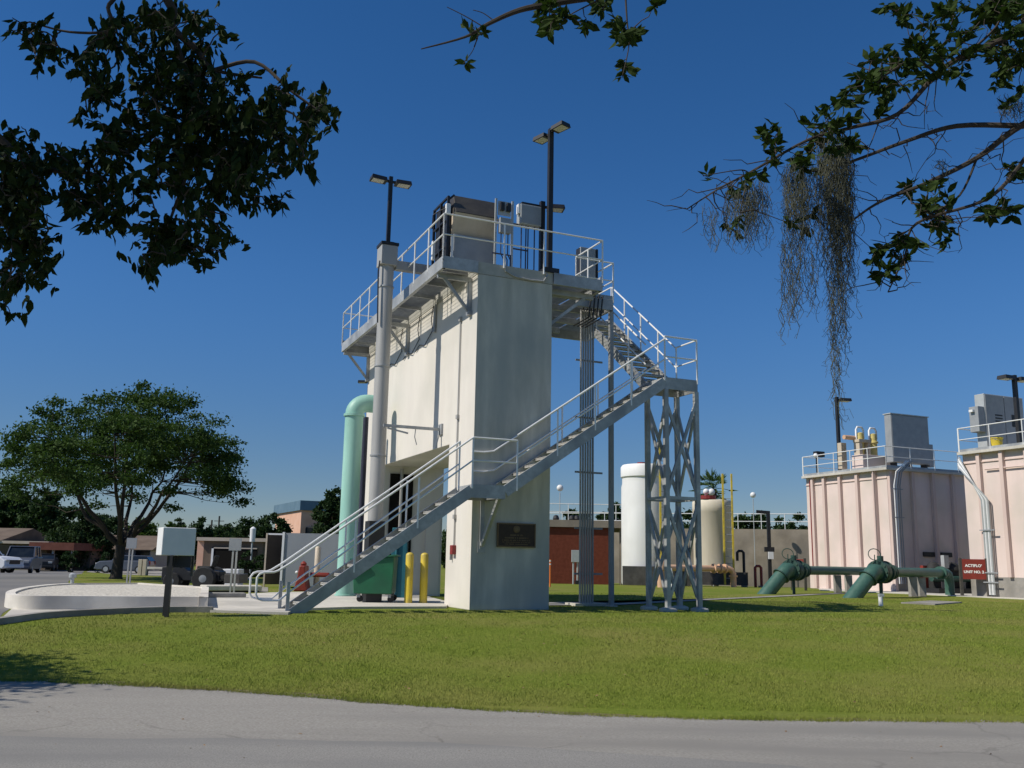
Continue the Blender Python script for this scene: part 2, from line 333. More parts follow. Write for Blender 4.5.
# concrete kerb curving in front of the planter
def along(px, dz=0, n=4):
    pts = [Vector((*gp(x, y)[:2], 0)) for x, y in px]; out = []
    for i in range(len(pts)-1):
        p0 = pts[max(i-1, 0)]; p1 = pts[i]; p2 = pts[i+1]; p3 = pts[min(i+2, len(pts)-1)]
        for k in range(n):
            t = k/n; out.append(.5*((2*p1)+(p2-p0)*t+(2*p0-5*p1+4*p2-p3)*t*t+(3*p1-p0-3*p2+p3)*t**3))
    out.append(pts[-1]); return out
def wall_ribbon(pts, w, h0, h1, side=1):
    mb = MB(); n = len(pts); vs = []
    for i, p in enumerate(pts):
        d = (pts[min(i+1, n-1)]-pts[max(i-1, 0)]).normalized(); nn = Vector((-d.y, d.x, 0))*side*w; q = p+nn
        vs += [(p.x, p.y, gz(p.y)+h0), (q.x, q.y, gz(q.y)+h0), (q.x, q.y, gz(q.y)+h1), (p.x, p.y, gz(p.y)+h1)]
    fs = [(i*4+j, i*4+(j+1) % 4, i*4+4+(j+1) % 4, i*4+4+j) for i in range(n-1) for j in range(4)]+[(3, 2, 1, 0), tuple(range(4*n-4, 4*n))]
    return mb.add(vs, fs)
kp = along([(-150, 660), (-60, 634), (-4, 625.5), (60, 617.5), (130, 613.8), (175, 612.5), (212, 612.6)])
tag(wall_ribbon(kp, .16, -.1, .11).build('kerb', M['old_concrete']), kind='structure')

# raised gravel planter with a rounded low wall
pl = thing('raised_planter', 'low cream concrete planter with rounded end, filled with pale gravel', 'planter', tuple(gp(100, 603)), bframe=False)
def gY(px, Y): p = at(px, 600, Y); return Vector((p.x, Y, 0))
def catm(pts, n=5):
    out = []
    for i in range(len(pts)-1):
        p0 = pts[max(i-1, 0)]; p1 = pts[i]; p2 = pts[i+1]; p3 = pts[min(i+2, len(pts)-1)]
        for k in range(n):
            t = k/n; out.append(.5*((2*p1)+(p2-p0)*t+(2*p0-5*p1+4*p2-p3)*t*t+(3*p1-p0-3*p2+p3)*t**3))
    return out+[pts[-1]]
front = catm([gY(x, y) for x, y in [(208, 19.75), (170, 19.6), (130, 19.35), (90, 19.15), (60, 18.95), (30, 18.8), (12, 19.0), (5, 19.7), (8, 21.2), (22, 23.4), (44, 25.6), (64, 27.0)]])
back = [gp(x, y) for x, y in [(140, 592), (208, 597)]]
loop = front+back
inner = []
n = len(loop); cen = sum((Vector((p.x, p.y, 0)) for p in loop), Vector())/n
w_ = MB(); vs = []
for i, p in enumerate(loop):
    a = Vector((loop[i-1].x, loop[i-1].y, 0)); c = Vector((loop[(i+1) % n].x, loop[(i+1) % n].y, 0)); d = (c-a).normalized()
    nn = Vector((d.y, -d.x, 0))*.18
    if nn.dot(cen-Vector((p.x, p.y, 0))) < 0: nn = -nn
    q = Vector((p.x, p.y, 0))+nn
    vs += [(p.x, p.y, -.2), (q.x, q.y, -.2), (q.x, q.y, .27), (p.x, p.y, .27)]; inner.append(q)
w_.add(vs, [(i*4+j, ((i+1) % n)*4+j, ((i+1) % n)*4+(j+1) % 4, i*4+(j+1) % 4) for i in range(n) for j in range(4)])
w_.build('wall', M['planter'], pl, smooth=True)
sheet('kerb_strip', [tuple(p[:2]) for p in kp[8:]]+[(q.x, q.y+.05) for q in front[:31]], .01, M['concrete'])
gb = bmesh.new(); gb.faces.new([gb.verts.new((p.x, p.y, .235)) for p in inner]); bmesh.ops.triangulate(gb, faces=gb.faces)
gm = bpy.data.meshes.new('gravel'); gb.to_mesh(gm); gb.free(); gm.materials.append(M['gravel'])
go = bpy.data.objects.new('gravel', gm); COL.objects.link(go); go.parent = pl
gm.transform(Matrix.Translation([-c for c in ORG[pl.name]]))

# ------------------------------------------------------------------ screening building
W, L, ZF = 2.01, 10.2, 8.3
bd = thing('screening_building', 'tall narrow cream stucco building with an open bay at its foot', 'building', (0, 0, 0))
mb = MB(); mb.prism([(0, 0), (1.72, 0), (1.72, 3.98), (7.8, 3.98), (7.8, 0), (L, 0), (L, 8.0), (0, 8.0)], 0, W, 'x')
mb.build('wall', M['cream'], bd, bevel=.015)
MB().box(-.012, W+.012, -.012, L+.01, 8.002, 8.3).build('coping', M['coping'], bd)
MB().box(.004, W-.004, -.006, -.001, .02, 7.99).build('weathered_shade_face', M['weathered'], bd)  # stained skin over the front wall, toned darker to deepen its shade
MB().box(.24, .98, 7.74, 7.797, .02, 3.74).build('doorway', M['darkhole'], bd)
MB().tube([(.58, 7.68, .1), (.58, 7.68, 3.9)], .05).build('downpipe', M['duct'], bd)
MB().box(1.45, 1.9, 7.70, 7.797, .02, 2.4).build('pilaster', M['cream'], bd)
MB().box(.002, W-.1, 7.9, 8.1, 0, .1).build('threshold', M['concrete'], bd)
ck = MB(); ck.tube([(-.03, 1.07, 1.45), (-.03, 1.07, 7.1)], .018, 6)
for z in (2.15, 4.6, 7.1): ck.box(-.07, 0, 1.02, 1.12, z-.05, z+.05)
ck.build('conduit', M['duct'], bd)
MB().box(-.10, -.002, .98, 1.16, 1.25, 1.47).build('alarm_box', M['redpaint'], bd, bevel=.01)
MB().box(-.07, -.002, 1.2, 1.25, 1.12, 1.3).build('alarm_bell', M['cabgrey'], bd, bevel=.01)

# bronze plaque
pq = thing('plaque', 'dark bronze plaque with a round seal and lines of small letters on the shaded wall', 'plaque', (1.125, -.008, 1.44))
MB().box(.63, 1.62, -.05, -.008, 1.44, 2.0).build('plate', M['plaque'], pq, bevel=.012)
fr = MB()
for a0, a1, z0, z1 in ((.63, 1.62, 1.44, 1.47), (.63, 1.62, 1.97, 2.0), (.63, .66, 1.47, 1.97), (1.59, 1.62, 1.47, 1.97)): fr.box(a0, a1, -.062, -.05, z0, z1)
fr.build('border', M['plaquetext'], pq)
se = MB(); se.lathe((1.125, -.05, 1.86), [(.085, 0), (.085, .008), (.07, .012), (.06, .006), (.05, .012), (.001, .014)], 24, axis=(0, -1, 0)); se.build('seal', M['plaquetext'], pq)
lt = MB()
for z, w_2, hh in ((1.72, .16, .032), (1.655, .30, .032), (1.60, .36, .024), (1.555, .36, .02), (1.51, .30, .02)):
    x = 1.125-w_2
    while x < 1.125+w_2:
        ww = random.uniform(.012, .03); lt.box(x, min(x+ww, 1.125+w_2), -.056, -.0505, z-hh/2, z+hh/2); x += ww+random.choice((.008, .008, .008, .03))
lt.build('lettering', M['plaquetext'], pq)

# ------------------------------------------------------------------ deck on top
dk = thing('roof_deck', 'galvanised grating deck with tubular railings cantilevered round the top of the cream building', 'platform', (0, 0, 8.0))
PA, PB_ = -.935, 10.3
def grating(a0, a1, b0, b1, along_a=True, z=8.285, pitch=.036):
    g = MB()
    if along_a:
        k = int((b1-b0)/pitch)
        for i in range(k): y = b0+i*pitch; g.box(a0, a1, y, y+.005, z-.032, z)
        x = a0+.05
        while x < a1: g.box(x, x+.006, b0, b1, z-.006, z+.001); x += .1
    else:
        k = int((a1-a0)/pitch)
        for i in range(k): x = a0+i*pitch; g.box(x, x+.005, b0, b1, z-.032, z)
        y = b0+.05
        while y < b1: g.box(a0, a1, y, y+.006, z-.006, z+.001); y += .1
    return g
grating(PA+.05, -.015, .0, PB_-.03).build('grating', M['galv'], dk)
grating(W+.02, 3.38, .0, 5.0).build('grating', M['galv'], dk)
grating(3.44, 4.55, 1.5, 5.0).build('grating', M['galv'], dk)
grating(4.61, 5.69, 3.46, 5.0).build('grating', M['galv'], dk)
def channel(p, q, side, h=.3, z=8.0):
    """edge beam with flanges turned inwards (side = inward normal)"""
    m_ = MB(); p = Vector((*p, z+h/2)); q = Vector((*q, z+h/2)); s_ = Vector((*side, 0))
    m_.bar(p, q, .012, h); 
    for dz in (-h/2+.006, h/2-.006): m_.bar(p+s_*.045+Vector((0, 0, dz)), q+s_*.045+Vector((0, 0, dz)), .078, .012)
    return m_
for p, q, s_ in (((PA, -.05), (PA, PB_), (1, 0)), ((PA+.01, -.05), (-.02, -.05), (0, 1)), ((PA+.01, PB_), (W, PB_), (0, -1)), ((W+.02, -.05), (3.43, -.05), (0, 1)),
                 ((3.43, -.04), (3.43, 1.45), (-1, 0)), ((3.43, 1.45), (4.6, 1.45), (0, 1)), ((4.6, 1.46), (4.6, 3.4), (-1, 0)), ((4.61, 3.4), (4.72, 3.4), (0, 1)), ((5.70, 3.42), (5.70, 5.05), (-1, 0)), ((W+.02, 5.05), (5.69, 5.05), (0, -1))):
    channel(p, q, s_).build('edge_beam', M['galv'], dk)
for b_ in (1.2, 2.4, 3.6, 4.8): MB().bar((W+.02, b_, 8.16), (3.42 if b_ < 1.45 else 4.59, b_, 8.16), .08, .16).build('joist', M['galv'], dk)
for k in range(8): MB().bar((PA+.03, .7+k*1.25, 8.2), (-.015, .7+k*1.25, 8.2), .05, .09).build('joist', M['galv'], dk)
# wall brackets
for b_ in (.42, 5.55, 10.12):
    m_ = MB(); m_.bar((-.9, b_, 7.94), (-.02, b_, 7.94), .09, .11); m_.bar((-.05, b_, 7.88), (-.05, b_, 7.08), .10, .09); m_.bar((-.72, b_, 7.9), (-.09, b_, 7.16), .07, .07, up=(0, 1, 0))
    m_.box(-.10, -.002, b_-.09, b_+.09, 7.04, 7.14); m_.build('bracket', M['galv'], dk)
for b_ in (.35, 2.9, 4.7):
    m_ = MB(); m_.bar((W+.02, b_, 7.92), (3.35, b_, 7.92), .10, .14); m_.bar((3.1, b_, 7.86), (W+.04, b_, 7.0), .08, .08, up=(0, 1, 0)); m_.box(W+.002, W+.05, b_-.1, b_+.1, 6.9, 7.86)
    m_.build('bracket', M['galv'], dk)
m_ = MB(); m_.tube([(-.02, 3.08, 7.98), (-.06, 3.08, 7.2)], .045); m_.build('stub_column', M['galv'], dk)
# wires hanging below the deck
wr = MB()
for b_, ph in ((3.3, 0), (4.5, 1), (6.2, 2)): wr.tube([(-.03, b_, 8.0), (-.06, b_+.05, 7.6), (-.04, b_-.05, 7.3), (-.05, b_+.6, 7.0), (-.04, b_+1.1, 7.12), (-.03, b_+1.5, 7.0)], .014, 5)
wr.build('cable', M['black'], dk)
def rail_run(parent, posts, h=1.07, mids=(.55,), r=.022, pr=.022, mname='rail', toe=True, ends=(True, True), posts_on=True):
    """posts: points on the floor line; two rails, posts and a toe plate"""
    pts = [Vector(p) for p in posts]
    t = MB(); t.tube([p+Vector((0, 0, h)) for p in pts], r); t.build('handrail', M[mname], parent, smooth=True)
    for mh in mids: MB().tube([p+Vector((0, 0, mh)) for p in pts], r*.85).build('mid_rail', M[mname], parent, smooth=True)
    if toe:
        q = MB()
        for p1, p2 in zip(pts, pts[1:]): q.bar(p1+Vector((0, 0, .06)), p2+Vector((0, 0, .06)), .008, .11)
        q.build('toe_plate', M['galv'], parent)
    if posts_on:
        for p in pts: MB().tube([p+Vector((0, 0, -.08)), p+Vector((0, 0, h))], pr).build('post', M[mname], parent, smooth=True)
rail_run(dk, [(PA, -.05+i*(PB_+.05)/9, ZF) for i in range(10)], toe=False)
rail_run(dk, [(PA, -.05, ZF), (.66, -.05, ZF), (1.75, -.05, ZF), (3.43, -.05, ZF)], toe=False)
rail_run(dk, [(3.43, -.04, ZF), (3.43, .75, ZF), (3.43, 1.45, ZF)])
rail_run(dk, [(3.43, 1.45, ZF), (4.6, 1.45, ZF)])
rail_run(dk, [(4.6, 1.46, ZF), (4.6, 2.5, ZF), (4.6, 3.4, ZF)])
rail_run(dk, [(5.7, 3.5, ZF), (5.7, 5.05, ZF), (4.2, 5.05, ZF), (2.9, 5.05, ZF)])
rail_run(dk, [(PA, PB_, ZF), (.5, PB_, ZF), (W, PB_, ZF)])
rail_run(dk, [(W, 5.1, ZF), (W, 6.8, ZF), (W, 8.5, ZF), (W, PB_-.05, ZF)])

# ------------------------------------------------------------------ staircase
st = thing('steel_staircase', 'long galvanised open stair with tubular handrails climbing across the shaded wall to the deck', 'staircase', (-4.2, -.48, 0))
S0, S1 = -.92, -.05
def flight(p0, p1, ax, side0, side1, nr, lead=0.0):
    """p0,p1: (run, z) bottom and top along axis ax ('a' or 'b'); side0/side1: cross coordinates of the two stringers"""
    def P(u, s, z): return Vector((u, s, z)) if ax == 'a' else Vector((s, u, z))
    d = (Vector((p1[0], p1[1]))-Vector((p0[0], p0[1]))); n_ = d.normalized(); dirp = 1 if d.x > 0 else -1
    for s in (side0, side1):
        inn = .05 if s == min(side0, side1) else -.05
        off = Vector((0, 0, -.11)); m_ = MB()
        A = P(p0[0], s, p0[1])+off; B = P(p1[0], s, p1[1])+off
        upv = Vector((0, 0, 1))
        m_.bar(A, B, .012, .25, up=upv)
        for k in (-1, 1):
            nrm = P(-n_.y*dirp, 0, n_.x*dirp) if ax == 'a' else P(-n_.y*dirp, 0, n_.x*dirp)
            o_ = nrm*(.12*k)*(1 if nrm.z > 0 else -1)
            m_.bar(A+o_+P(0, inn/2, 0), B+o_+P(0, inn/2, 0), abs(inn)+.01, .012, up=upv)
        m_.build('stringer', M['galv'], st)
    for i in range(1, nr):
        t = i/nr; u = p0[0]+(p1[0]-p0[0])*t; z = p0[1]+(p1[1]-p0[1])*t; m_ = MB()
        u0, u1 = u-.02*dirp, u+.27*dirp
        lo, hi = min(side0, side1)+.012, max(side0, side1)-.012
        zz = z
        for k in range(8):
            uu = u0+(u1-u0)*k/8; vv = uu+(u1-u0)*.055
            a, b_ = min(uu, vv), max(uu, vv)
            (m_.box(a, b_, lo, hi, zz-.035, zz) if ax == 'a' else m_.box(lo, hi, a, b_, zz-.035, zz))
        a, b_ = min(u0, u0+.035*dirp), max(u0, u0+.035*dirp)
        (m_.box(a, b_, lo, hi, zz-.05, zz+.004) if ax == 'a' else m_.box(lo, hi, a, b_, zz-.05, zz+.004))
        m_.build('tread', M['tread'], st)
flight((-4.28, 0.0), (-.36, 2.77), 'a', S0, S1, 14)
flight((.44, 2.77), (4.73, 5.70), 'a', S0, S1, 15)
flight((.02, 5.70), (3.45, 8.30), 'b', 4.77, 5.67, 13)
# landings
def landing(a0, a1, b0, b1, z):
    m_ = MB()
    k = int((b1-b0-.03)/.035)
    for i in range(k): y = b0+.02+i*.035; m_.box(a0+.02, a1-.02, y, y+.006, z-.035, z)
    x = a0+.08
    while x < a1-.04: m_.box(x, x+.007, b0+.02, b1-.02, z-.008, z+.001); x += .1
    m_.build('landing', M['galv'], st)
    e = MB()
    for p, q in (((a0, b0), (a1, b0)), ((a1, b0), (a1, b1)), ((a1, b1), (a0, b1)), ((a0, b1), (a0, b0))): e.bar((*p, z-.13), (*q, z-.13), .014, .30)
    e.build('landing_frame', M['galv'], st)
landing(-.36, .44, S0, S1, 2.77)
landing(4.73, 5.69, S0, .02, 5.70)
def slope_rail(pts, posts, h=1.0, mid=.5):
    P = [Vector(p) for p in pts]
    MB().tube([p+Vector((0, 0, h)) for p in P], .022).build('handrail', M['rail'], st, smooth=True)
    MB().tube([p+Vector((0, 0, mid)) for p in P], .019).build('mid_rail', M['rail'], st, smooth=True)
    for p in posts:
        p = Vector(p); MB().tube([p+Vector((0, 0, -.12)), p+Vector((0, 0, h))], .022).build('post', M['rail'], st, smooth=True)
def on1(a): return 2.77*(a+4.28)/3.92
def on2(a): return 2.77+2.93*(a-.44)/4.29
def on3(b): return 5.70+2.60*(b-.02)/3.43
for s in (S0, S1):
    # bottom flight: rail levels out and loops back to the mid rail
    top = [(-.36, s, 2.77+1.07), (-4.28, s, .98), (-4.5, s, .84), (-4.58, s, .81), (-4.78, s, .80)]
    end = [(-4.86, s, .77), (-4.91, s, .70), (-4.91, s, .36), (-4.86, s, .28), (-4.77, s, .25), (-4.45, s, .25), (-4.28, s, .40), (-.36, s, 2.77+.55)]
    MB().tube(top+end[:6], .022).build('handrail', M['rail'], st, smooth=True)
    MB().tube(end[5:], .019).build('mid_rail', M['rail'], st, smooth=True)
    for a in (-4.26, -2.95, -1.6):
        MB().tube([(a, s, on1(a)-.12), (a, s, on1(a)+(.98 if a > -4 else .55))], .022).build('post', M['rail'], st, smooth=True)
MB().bar((-4.28, S0, 0), (-4.28, S0, .62), .06, .06).build('newel', M['galv'], st)
MB().bar((-4.28, S1, 0), (-4.28, S1, .62), .06, .06).build('newel', M['galv'], st)
rail_pts = [(-.36, S0, 2.77), (.73, S0, 2.77)]
rail_run(st, rail_pts, toe=False)
rail_run(st, [(-.36, S1, 2.77), (-.36, S1+.001, 2.77)], toe=False)
rail_run(st, [(-.36, S0, 2.77), (-.36, S1-.30, 2.77)], toe=False, posts_on=False) if False else None
slope_rail([(.73, S0, on2(.73)), (4.73, S0, 5.70)], [(a, S0, on2(a)) for a in (1.75, 2.75, 3.75)], 1.0, .48)
slope_rail([(-.05, S1, 2.77), (.25, S1, 2.77), (.5, S1, on2(.5)), (4.73, S1, 5.70)], [(a, S1, on2(a)) for a in (2.3, 3.3, 4.3)], .86, .40)
rail_run(st, [(4.73, S0, 5.70), (5.69, S0, 5.70), (5.69, .02, 5.70)], toe=False)
for s in (4.75, 5.69):
    slope_rail([(s, .02, on3(.02)), (s, 3.45, 8.3)], [(s, b_, on3(b_)) for b_ in (.9, 1.8, 2.7)], 1.05, .52)
# bracket under the middle landing
br = MB(); br.box(.20, .30, -.05, -.009, 1.38, 2.6); br.bar((.25, -.06, 1.46), (.34, -.86, 2.56), .08, .08); br.box(.16, .34, -.03, -.009, 1.30, 1.55)
br.bar((.34, S0+.03, 2.55), (.34, -.06, 2.55), .07, .09)
br.build('landing_bracket', M['galv'], st)

# four-legged braced tower under the upper landing
tw = thing('stair_tower', 'four-legged galvanised lattice tower with crossed braces under the upper stair landing', 'support tower', (5.21, -.45, 0))
LG = [(4.76, -.88), (5.66, -.88), (4.76, -.02), (5.66, -.02)]
for x, y in LG:
    MB().bar((x, y, .05), (x, y, 5.42), .11, .11).build('leg', M['galv'], tw)
    MB().lathe((x, y, -.05), [(.22, 0), (.22, .11), (.19, .13)], 20).build('footing', M['concrete'], tw)
    MB().box(x-.11, x+.11, y-.11, y+.11, .08, .10).build('base_plate', M['galv'], tw)
for i, j in ((0, 1), (2, 3), (0, 2), (1, 3)):
    (x0, y0), (x1, y1) = LG[i], LG[j]
    MB().bar((x0, y0, 2.72), (x1, y1, 2.72), .08, .08).build('girt', M['galv'], tw)
    for z0, z1 in ((.22, 2.62), (2.85, 5.2)):
        for k, (za, zb) in enumerate(((z0, z1), (z1, z0))):
            o_ = Vector((0, .028 if k else -.028, 0)) if abs(y0-y1) < .1 else Vector((.028 if k else -.028, 0, 0))
            MB().bar(Vector((x0, y0, za))+o_, Vector((x1, y1, zb))+o_, .05, .075).build('brace', M['galv'], tw)
# utility riser: bank of conduits, and a post under the deck corner
ur = thing('conduit_riser', 'bank of vertical grey conduits strapped together, running from the ground to the deck', 'conduits', (4.05, 1.95, 0))
for k in range(6): MB().tube([(3.86+k*.075, 1.95, 0), (3.86+k*.075, 1.95, 8.05)], .030, 8).build('conduit', M['cabgrey'] if k == 5 else M['duct'], ur, smooth=True)
for z in (.8, 2.0, 3.5, 5.0, 6.6): MB().box(3.72, 4.56, 1.99, 2.02, z, z+.05).build('strap', M['cabgrey'], ur)
MB().box(3.6, 4.5, 1.7, 2.3, -.02, .07).build('pad', M['concrete'], ur)
for k in range(4):
    x = 3.9+k*.12
    MB().tube([(x, 1.92, 8.05), (x+.02, 1.75, 8.28), (x-.05, 1.35, 8.33), (x-.1, 1.38, 7.7), (x-.3, 1.9, 7.55)], .022, 6).build('elbow', M['black'], ur, smooth=True)
sp = thing('deck_post', 'slim dark steel post standing under the corner of the deck beside the conduits', 'post', (4.58, 1.55, 0))
MB().bar((4.58, 1.55, .02), (4.58, 1.55, 7.98), .11, .11).build('shaft', M['cabgrey'], sp)
MB().box(4.46, 4.70, 1.43, 1.67, -.02, .03).build('base_plate', M['concrete'], sp)

# ------------------------------------------------------------------ equipment on the deck
sc = thing('screen_machine', 'grey machine cabinet with a beige sloped chute on the deck', 'machine', (.15, .95, ZF))
MB().box(-.36, .80, .85, 1.9, 8.32, 9.25).build('cabinet', M['cabgrey'], sc, bevel=.02)
MB().prism([(.72, 9.78), (.96, 9.26), (1.9, 9.26), (1.9, 9.78)], -.40, .80, 'x').build('chute', M['beige'], sc)
MB().prism([(.70, 9.784), (1.9, 9.784), (1.9, 10.22), (.92, 10.30)], -.38, .78, 'x').build('hood', M['brown'], sc, bevel=.015)
m_ = MB()
for b_ in (.80, 1.35, 1.9): m_.bar((-.55, b_, 8.3), (-.55, b_, 10.2), .06, .06)
for z in (8.9, 9.6, 10.18): m_.bar((-.55, .8, z), (-.55, 1.9, z), .05, .05)
m_.bar((-.55, .8, 10.1), (-.4, .8, 10.25), .05, .05); m_.build('frame', M['black'], sc)
MB().box(-.53, -.42, .95, 1.8, 8.4, 10.1).build('drive_guard', M['black'], sc, bevel=.01)
MB().box(-.62, -.50, .74, .84, 9.72, 9.98).build('junction_box', M['white'], sc, bevel=.01)
MB().box(-.44, -.38, .80, .84, 8.45, 9.15).build('post', M['white'], sc)
MB().box(-.80, -.72, 1.2, 1.3, 8.6, 9.1).build('control_station', M['white'], sc, bevel=.01)
MB().tube([(-.62, .8, 9.85), (-.75, .9, 9.8), (-.88, 1.0, 9.7), (-.88, 1.05, 9.35)], .014, 6).build('cable', M['black'], sc)

sw = thing('switch_rack', 'pale twin-post rack carrying disconnect switches, between the machine and the grey cabinet', 'switch rack', (.82, .4, ZF))
for a in (.60, 1.06): MB().bar((a, .42, 8.3), (a, .42, 10.2), .05, .05).build('post', M['cablight'], sw)
MB().box(.66, 1.0, .40, .44, 9.78, 10.15).build('back_plate', M['cablight'], sw)
for a in (.75, .93): MB().box(a-.055, a+.055, .32, .40, 9.88, 10.10).build('switch', M['black'], sw, bevel=.008)
MB().box(.68, .98, .30, .44, 9.28, 9.68).build('starter_box', M['cabgrey'], sw, bevel=.01)
for a in (.74, .84, .93): MB().tube([(a, .38, 9.28), (a, .38, 8.75), (a+.08, .38, 8.6), (a+.08, .38, 8.32)], .014, 6).build('conduit', M['bluepipe'], sw)
MB().tube([(.5, .36, 8.72), (1.0, .36, 8.72), (1.0, .36, 8.35)], .02, 6).build('conduit', M['bluepipe'], sw)
MB().tube([(.80, .3, 8.9), (.70, .0, 8.45), (.72, -.04, 8.15), (.95, -.05, 8.05), (1.4, -.04, 8.02), (1.75, -.04, 8.04), (1.85, -.05, 8.2), (1.8, 0, 8.34)], .02, 8).build('flexible_conduit', M['duct'], sw, smooth=True)

cb = thing('control_cabinet', 'square grey cabinet held up on dark conduit legs at the front railing', 'cabinet', (1.55, .45, ZF))
MB().box(1.26, 1.84, .34, .62, 9.62, 10.16).build('body', M['cablight'], cb, bevel=.015)
MB().box(1.30, 1.82, .36, .62, 10.162, 10.22).build('rain_hood', M['black'], cb)
MB().box(1.20, 1.255, .36, .5, 9.9, 10.15).build('side_box', M['white'], cb)
MB().box(1.28, 1.82, .330, .339, 9.65, 10.13).build('door', M['cabgrey'], cb)
for a in (1.33, 1.46, 1.52, 1.70): MB().tube([(a, .45, 9.62), (a, .45, 8.45)], .016, 6).build('leg', M['bluepipe'], cb)
MB().tube([(1.1, .45, 8.95), (1.52, .45, 8.95)], .02, 6).build('cross_pipe', M['bluepipe'], cb)
MB().tube([(1.15, .45, 8.42), (1.72, .45, 8.42)], .02, 6).build('cross_pipe', M['bluepipe'], cb)
MB().tube([(1.1, .48, 9.62), (1.3, .48, 9.62)], .03, 6).build('cross_pipe', M['black'], cb)
MB().box(1.2, 1.75, .42, .5, ZF, 8.34).build('foot', M['cabgrey'], cb)

dc = thing('electrical_panel', 'dark grey upright panel at the back corner of the deck by the stair head', 'electrical panel', (4.05, 2.1, ZF))
MB().box(3.86, 4.34, 2.0, 2.3, 8.34, 9.92).build('body', M['cabgrey'], dc, bevel=.01)
MB().box(3.84, 3.858, 2.05, 2.25, 8.4, 9.9).build('side_panel', M['black'], dc)
MB().box(4.36, 4.42, 2.0, 2.3, 8.30, 9.92).build('back_post', M['black'], dc)

# pole lights
def lamp_head(parent, c, d, tilt=0.0, s=1.0, xf=None):
    """shoebox luminaire; c = end at the pole, d = direction"""
    c = Vector(c); d = Vector(d).normalized(); sd_ = Vector((-d.y, d.x, 0)); up = Vector((0, 0, 1))
    def Q(u, v, w): return c+d*u*s+sd_*v*s+up*(w+tilt*u)*s
    m_ = MB(); 
    m_.bar(Q(0, 0, 0), Q(.14, 0, 0), .06*s, .06*s)
    vs = [Q(.12, -.15, -.055), Q(.56, -.17, -.055), Q(.56, .17, -.055), Q(.12, .15, -.055), Q(.14, -.13, .055), Q(.54, -.15, .055), Q(.54, .15, .055), Q(.14, .13, .055)]
    m_.add(vs, [(0, 3, 2, 1), (4, 5, 6, 7), (0, 1, 5, 4), (1, 2, 6, 5), (2, 3, 7, 6), (3, 0, 4, 7)])
    h = m_.build('lamp_head', M['black'], parent)
    g = MB(); g.add([Q(.2, -.12, -.06), Q(.52, -.13, -.06), Q(.52, .13, -.06), Q(.2, .12, -.06), Q(.2, -.12, -.056), Q(.52, -.13, -.056), Q(.52, .13, -.056), Q(.2, .12, -.056)],
                    [(0, 3, 2, 1), (4, 5, 6, 7), (0, 1, 5, 4), (1, 2, 6, 5), (2, 3, 7, 6), (3, 0, 4, 7)])
    g.build('lens', M['lens'], h)
GL = 'pole lights on and around the building'
ll = thing('pole_light', 'black twin-head pole light standing on top of the grey duct column', 'pole light', (-1.5, 2.92, 9.42), group=GL)
MB().bar((-1.5, 2.92, 9.42), (-1.5, 2.92, 11.36), .10, .10).build('pole', M['black'], ll)
MB().box(-1.64, -1.36, 2.78, 3.06, 9.42, 9.47).build('base_plate', M['black'], ll)
lamp_head(ll, (-1.5, 2.92, 11.22), (-1, 0, 0), .05); lamp_head(ll, (-1.5, 2.92, 11.22), (1, 0, 0), .0)
lr = thing('pole_light', 'tallest black pole light with two heads at its top, at the front of the deck', 'pole light', (1.97, .1, ZF), group=GL)
MB().bar((1.97, .1, ZF), (1.97, .1, 12.25), .12, .12).build('pole', M['black'], lr)
MB().box(1.78, 2.18, -.06, .28, ZF, 8.42).build('base_plate', M['black'], lr)
lamp_head(lr, (1.97, .1, 12.18), (.35, -1, 0), .05); lamp_head(lr, (1.97, .1, 12.12), (-.25, 1, 0), 0)
l3 = thing('pole_light', 'short black pole light with a single head, just behind the tallest one on the deck', 'pole light', (1.93, .42, ZF), group=GL)
MB().bar((1.90, .42, ZF), (1.90, .42, 10.34), .12, .12).build('pole', M['black'], l3)
lamp_head(l3, (1.92, .42, 10.2), (1, -.25, 0), .0)

# ------------------------------------------------------------------ grey duct column and strut
gc = thing('duct_column', 'tall round light-grey duct column with banded joints standing left of the building', 'duct', (-1.5, 2.92, 0))
MB().tube([(-1.5, 2.92, 2.05), (-1.5, 2.92, 8.85)], .19, 28).build('duct', M['duct'], gc, smooth=True)
MB().box(-1.72, -1.28, 2.68, 3.16, 8.80, 9.34).build('head_box', M['duct'], gc, bevel=.01)
MB().box(-1.74, -1.26, 2.66, 3.18, 9.342, 9.42).build('cap', M['black'], gc)
MB().box(-1.70, -1.30, 2.70, 3.14, .05, 2.05).build('base_box', M['black'], gc)
for z in (3.7, 6.05, 8.2): MB().lathe((-1.5, 2.92, z), [(.191, 0), (.212, .005), (.212, .045), (.191, .05)], 28).build('band', M['galv'], gc, smooth=True)
m_ = MB(); m_.box(-1.28, -.25, 2.80, 3.0, 8.74, 8.98); m_.build('strut', M['duct'], gc)
MB().tube([(-1.73, 2.8, 8.9), (-1.76, 2.8, 8.6), (-1.72, 2.78, 7.2)], .02, 6).build('cable', M['black'], gc)
m_ = MB(); m_.bar((-.02, 5.0, 4.42), (-.02, 5.0, 4.42+.01), .01, .01)
ja = thing('jib_arm', 'horizontal grey steel arm with a diagonal stay on the sunlit wall above the open bay', 'bracket arm', (-.005, 2.3, 4.4))
MB().bar((-1.55, 2.35, 4.44), (-.01, 2.35, 4.44), .07, .07).build('arm', M['galv'], ja)
MB().bar((-1.45, 2.35, 4.38), (-.9, 2.35, 4.28), .04, .04).build('stay', M['galv'], ja)
MB().tube([(-.7, 2.35, 4.42), (-.72, 2.35, 4.2), (-.66, 2.35, 4.0)], .012, 5).build('chain', M['cabgrey'], ja)
MB().tube([(-.06, 2.35, 4.55), (-.06, 2.35, 4.3), (-.14, 2.35, 3.95)], .012, 5).build('chain', M['cabgrey'], ja)
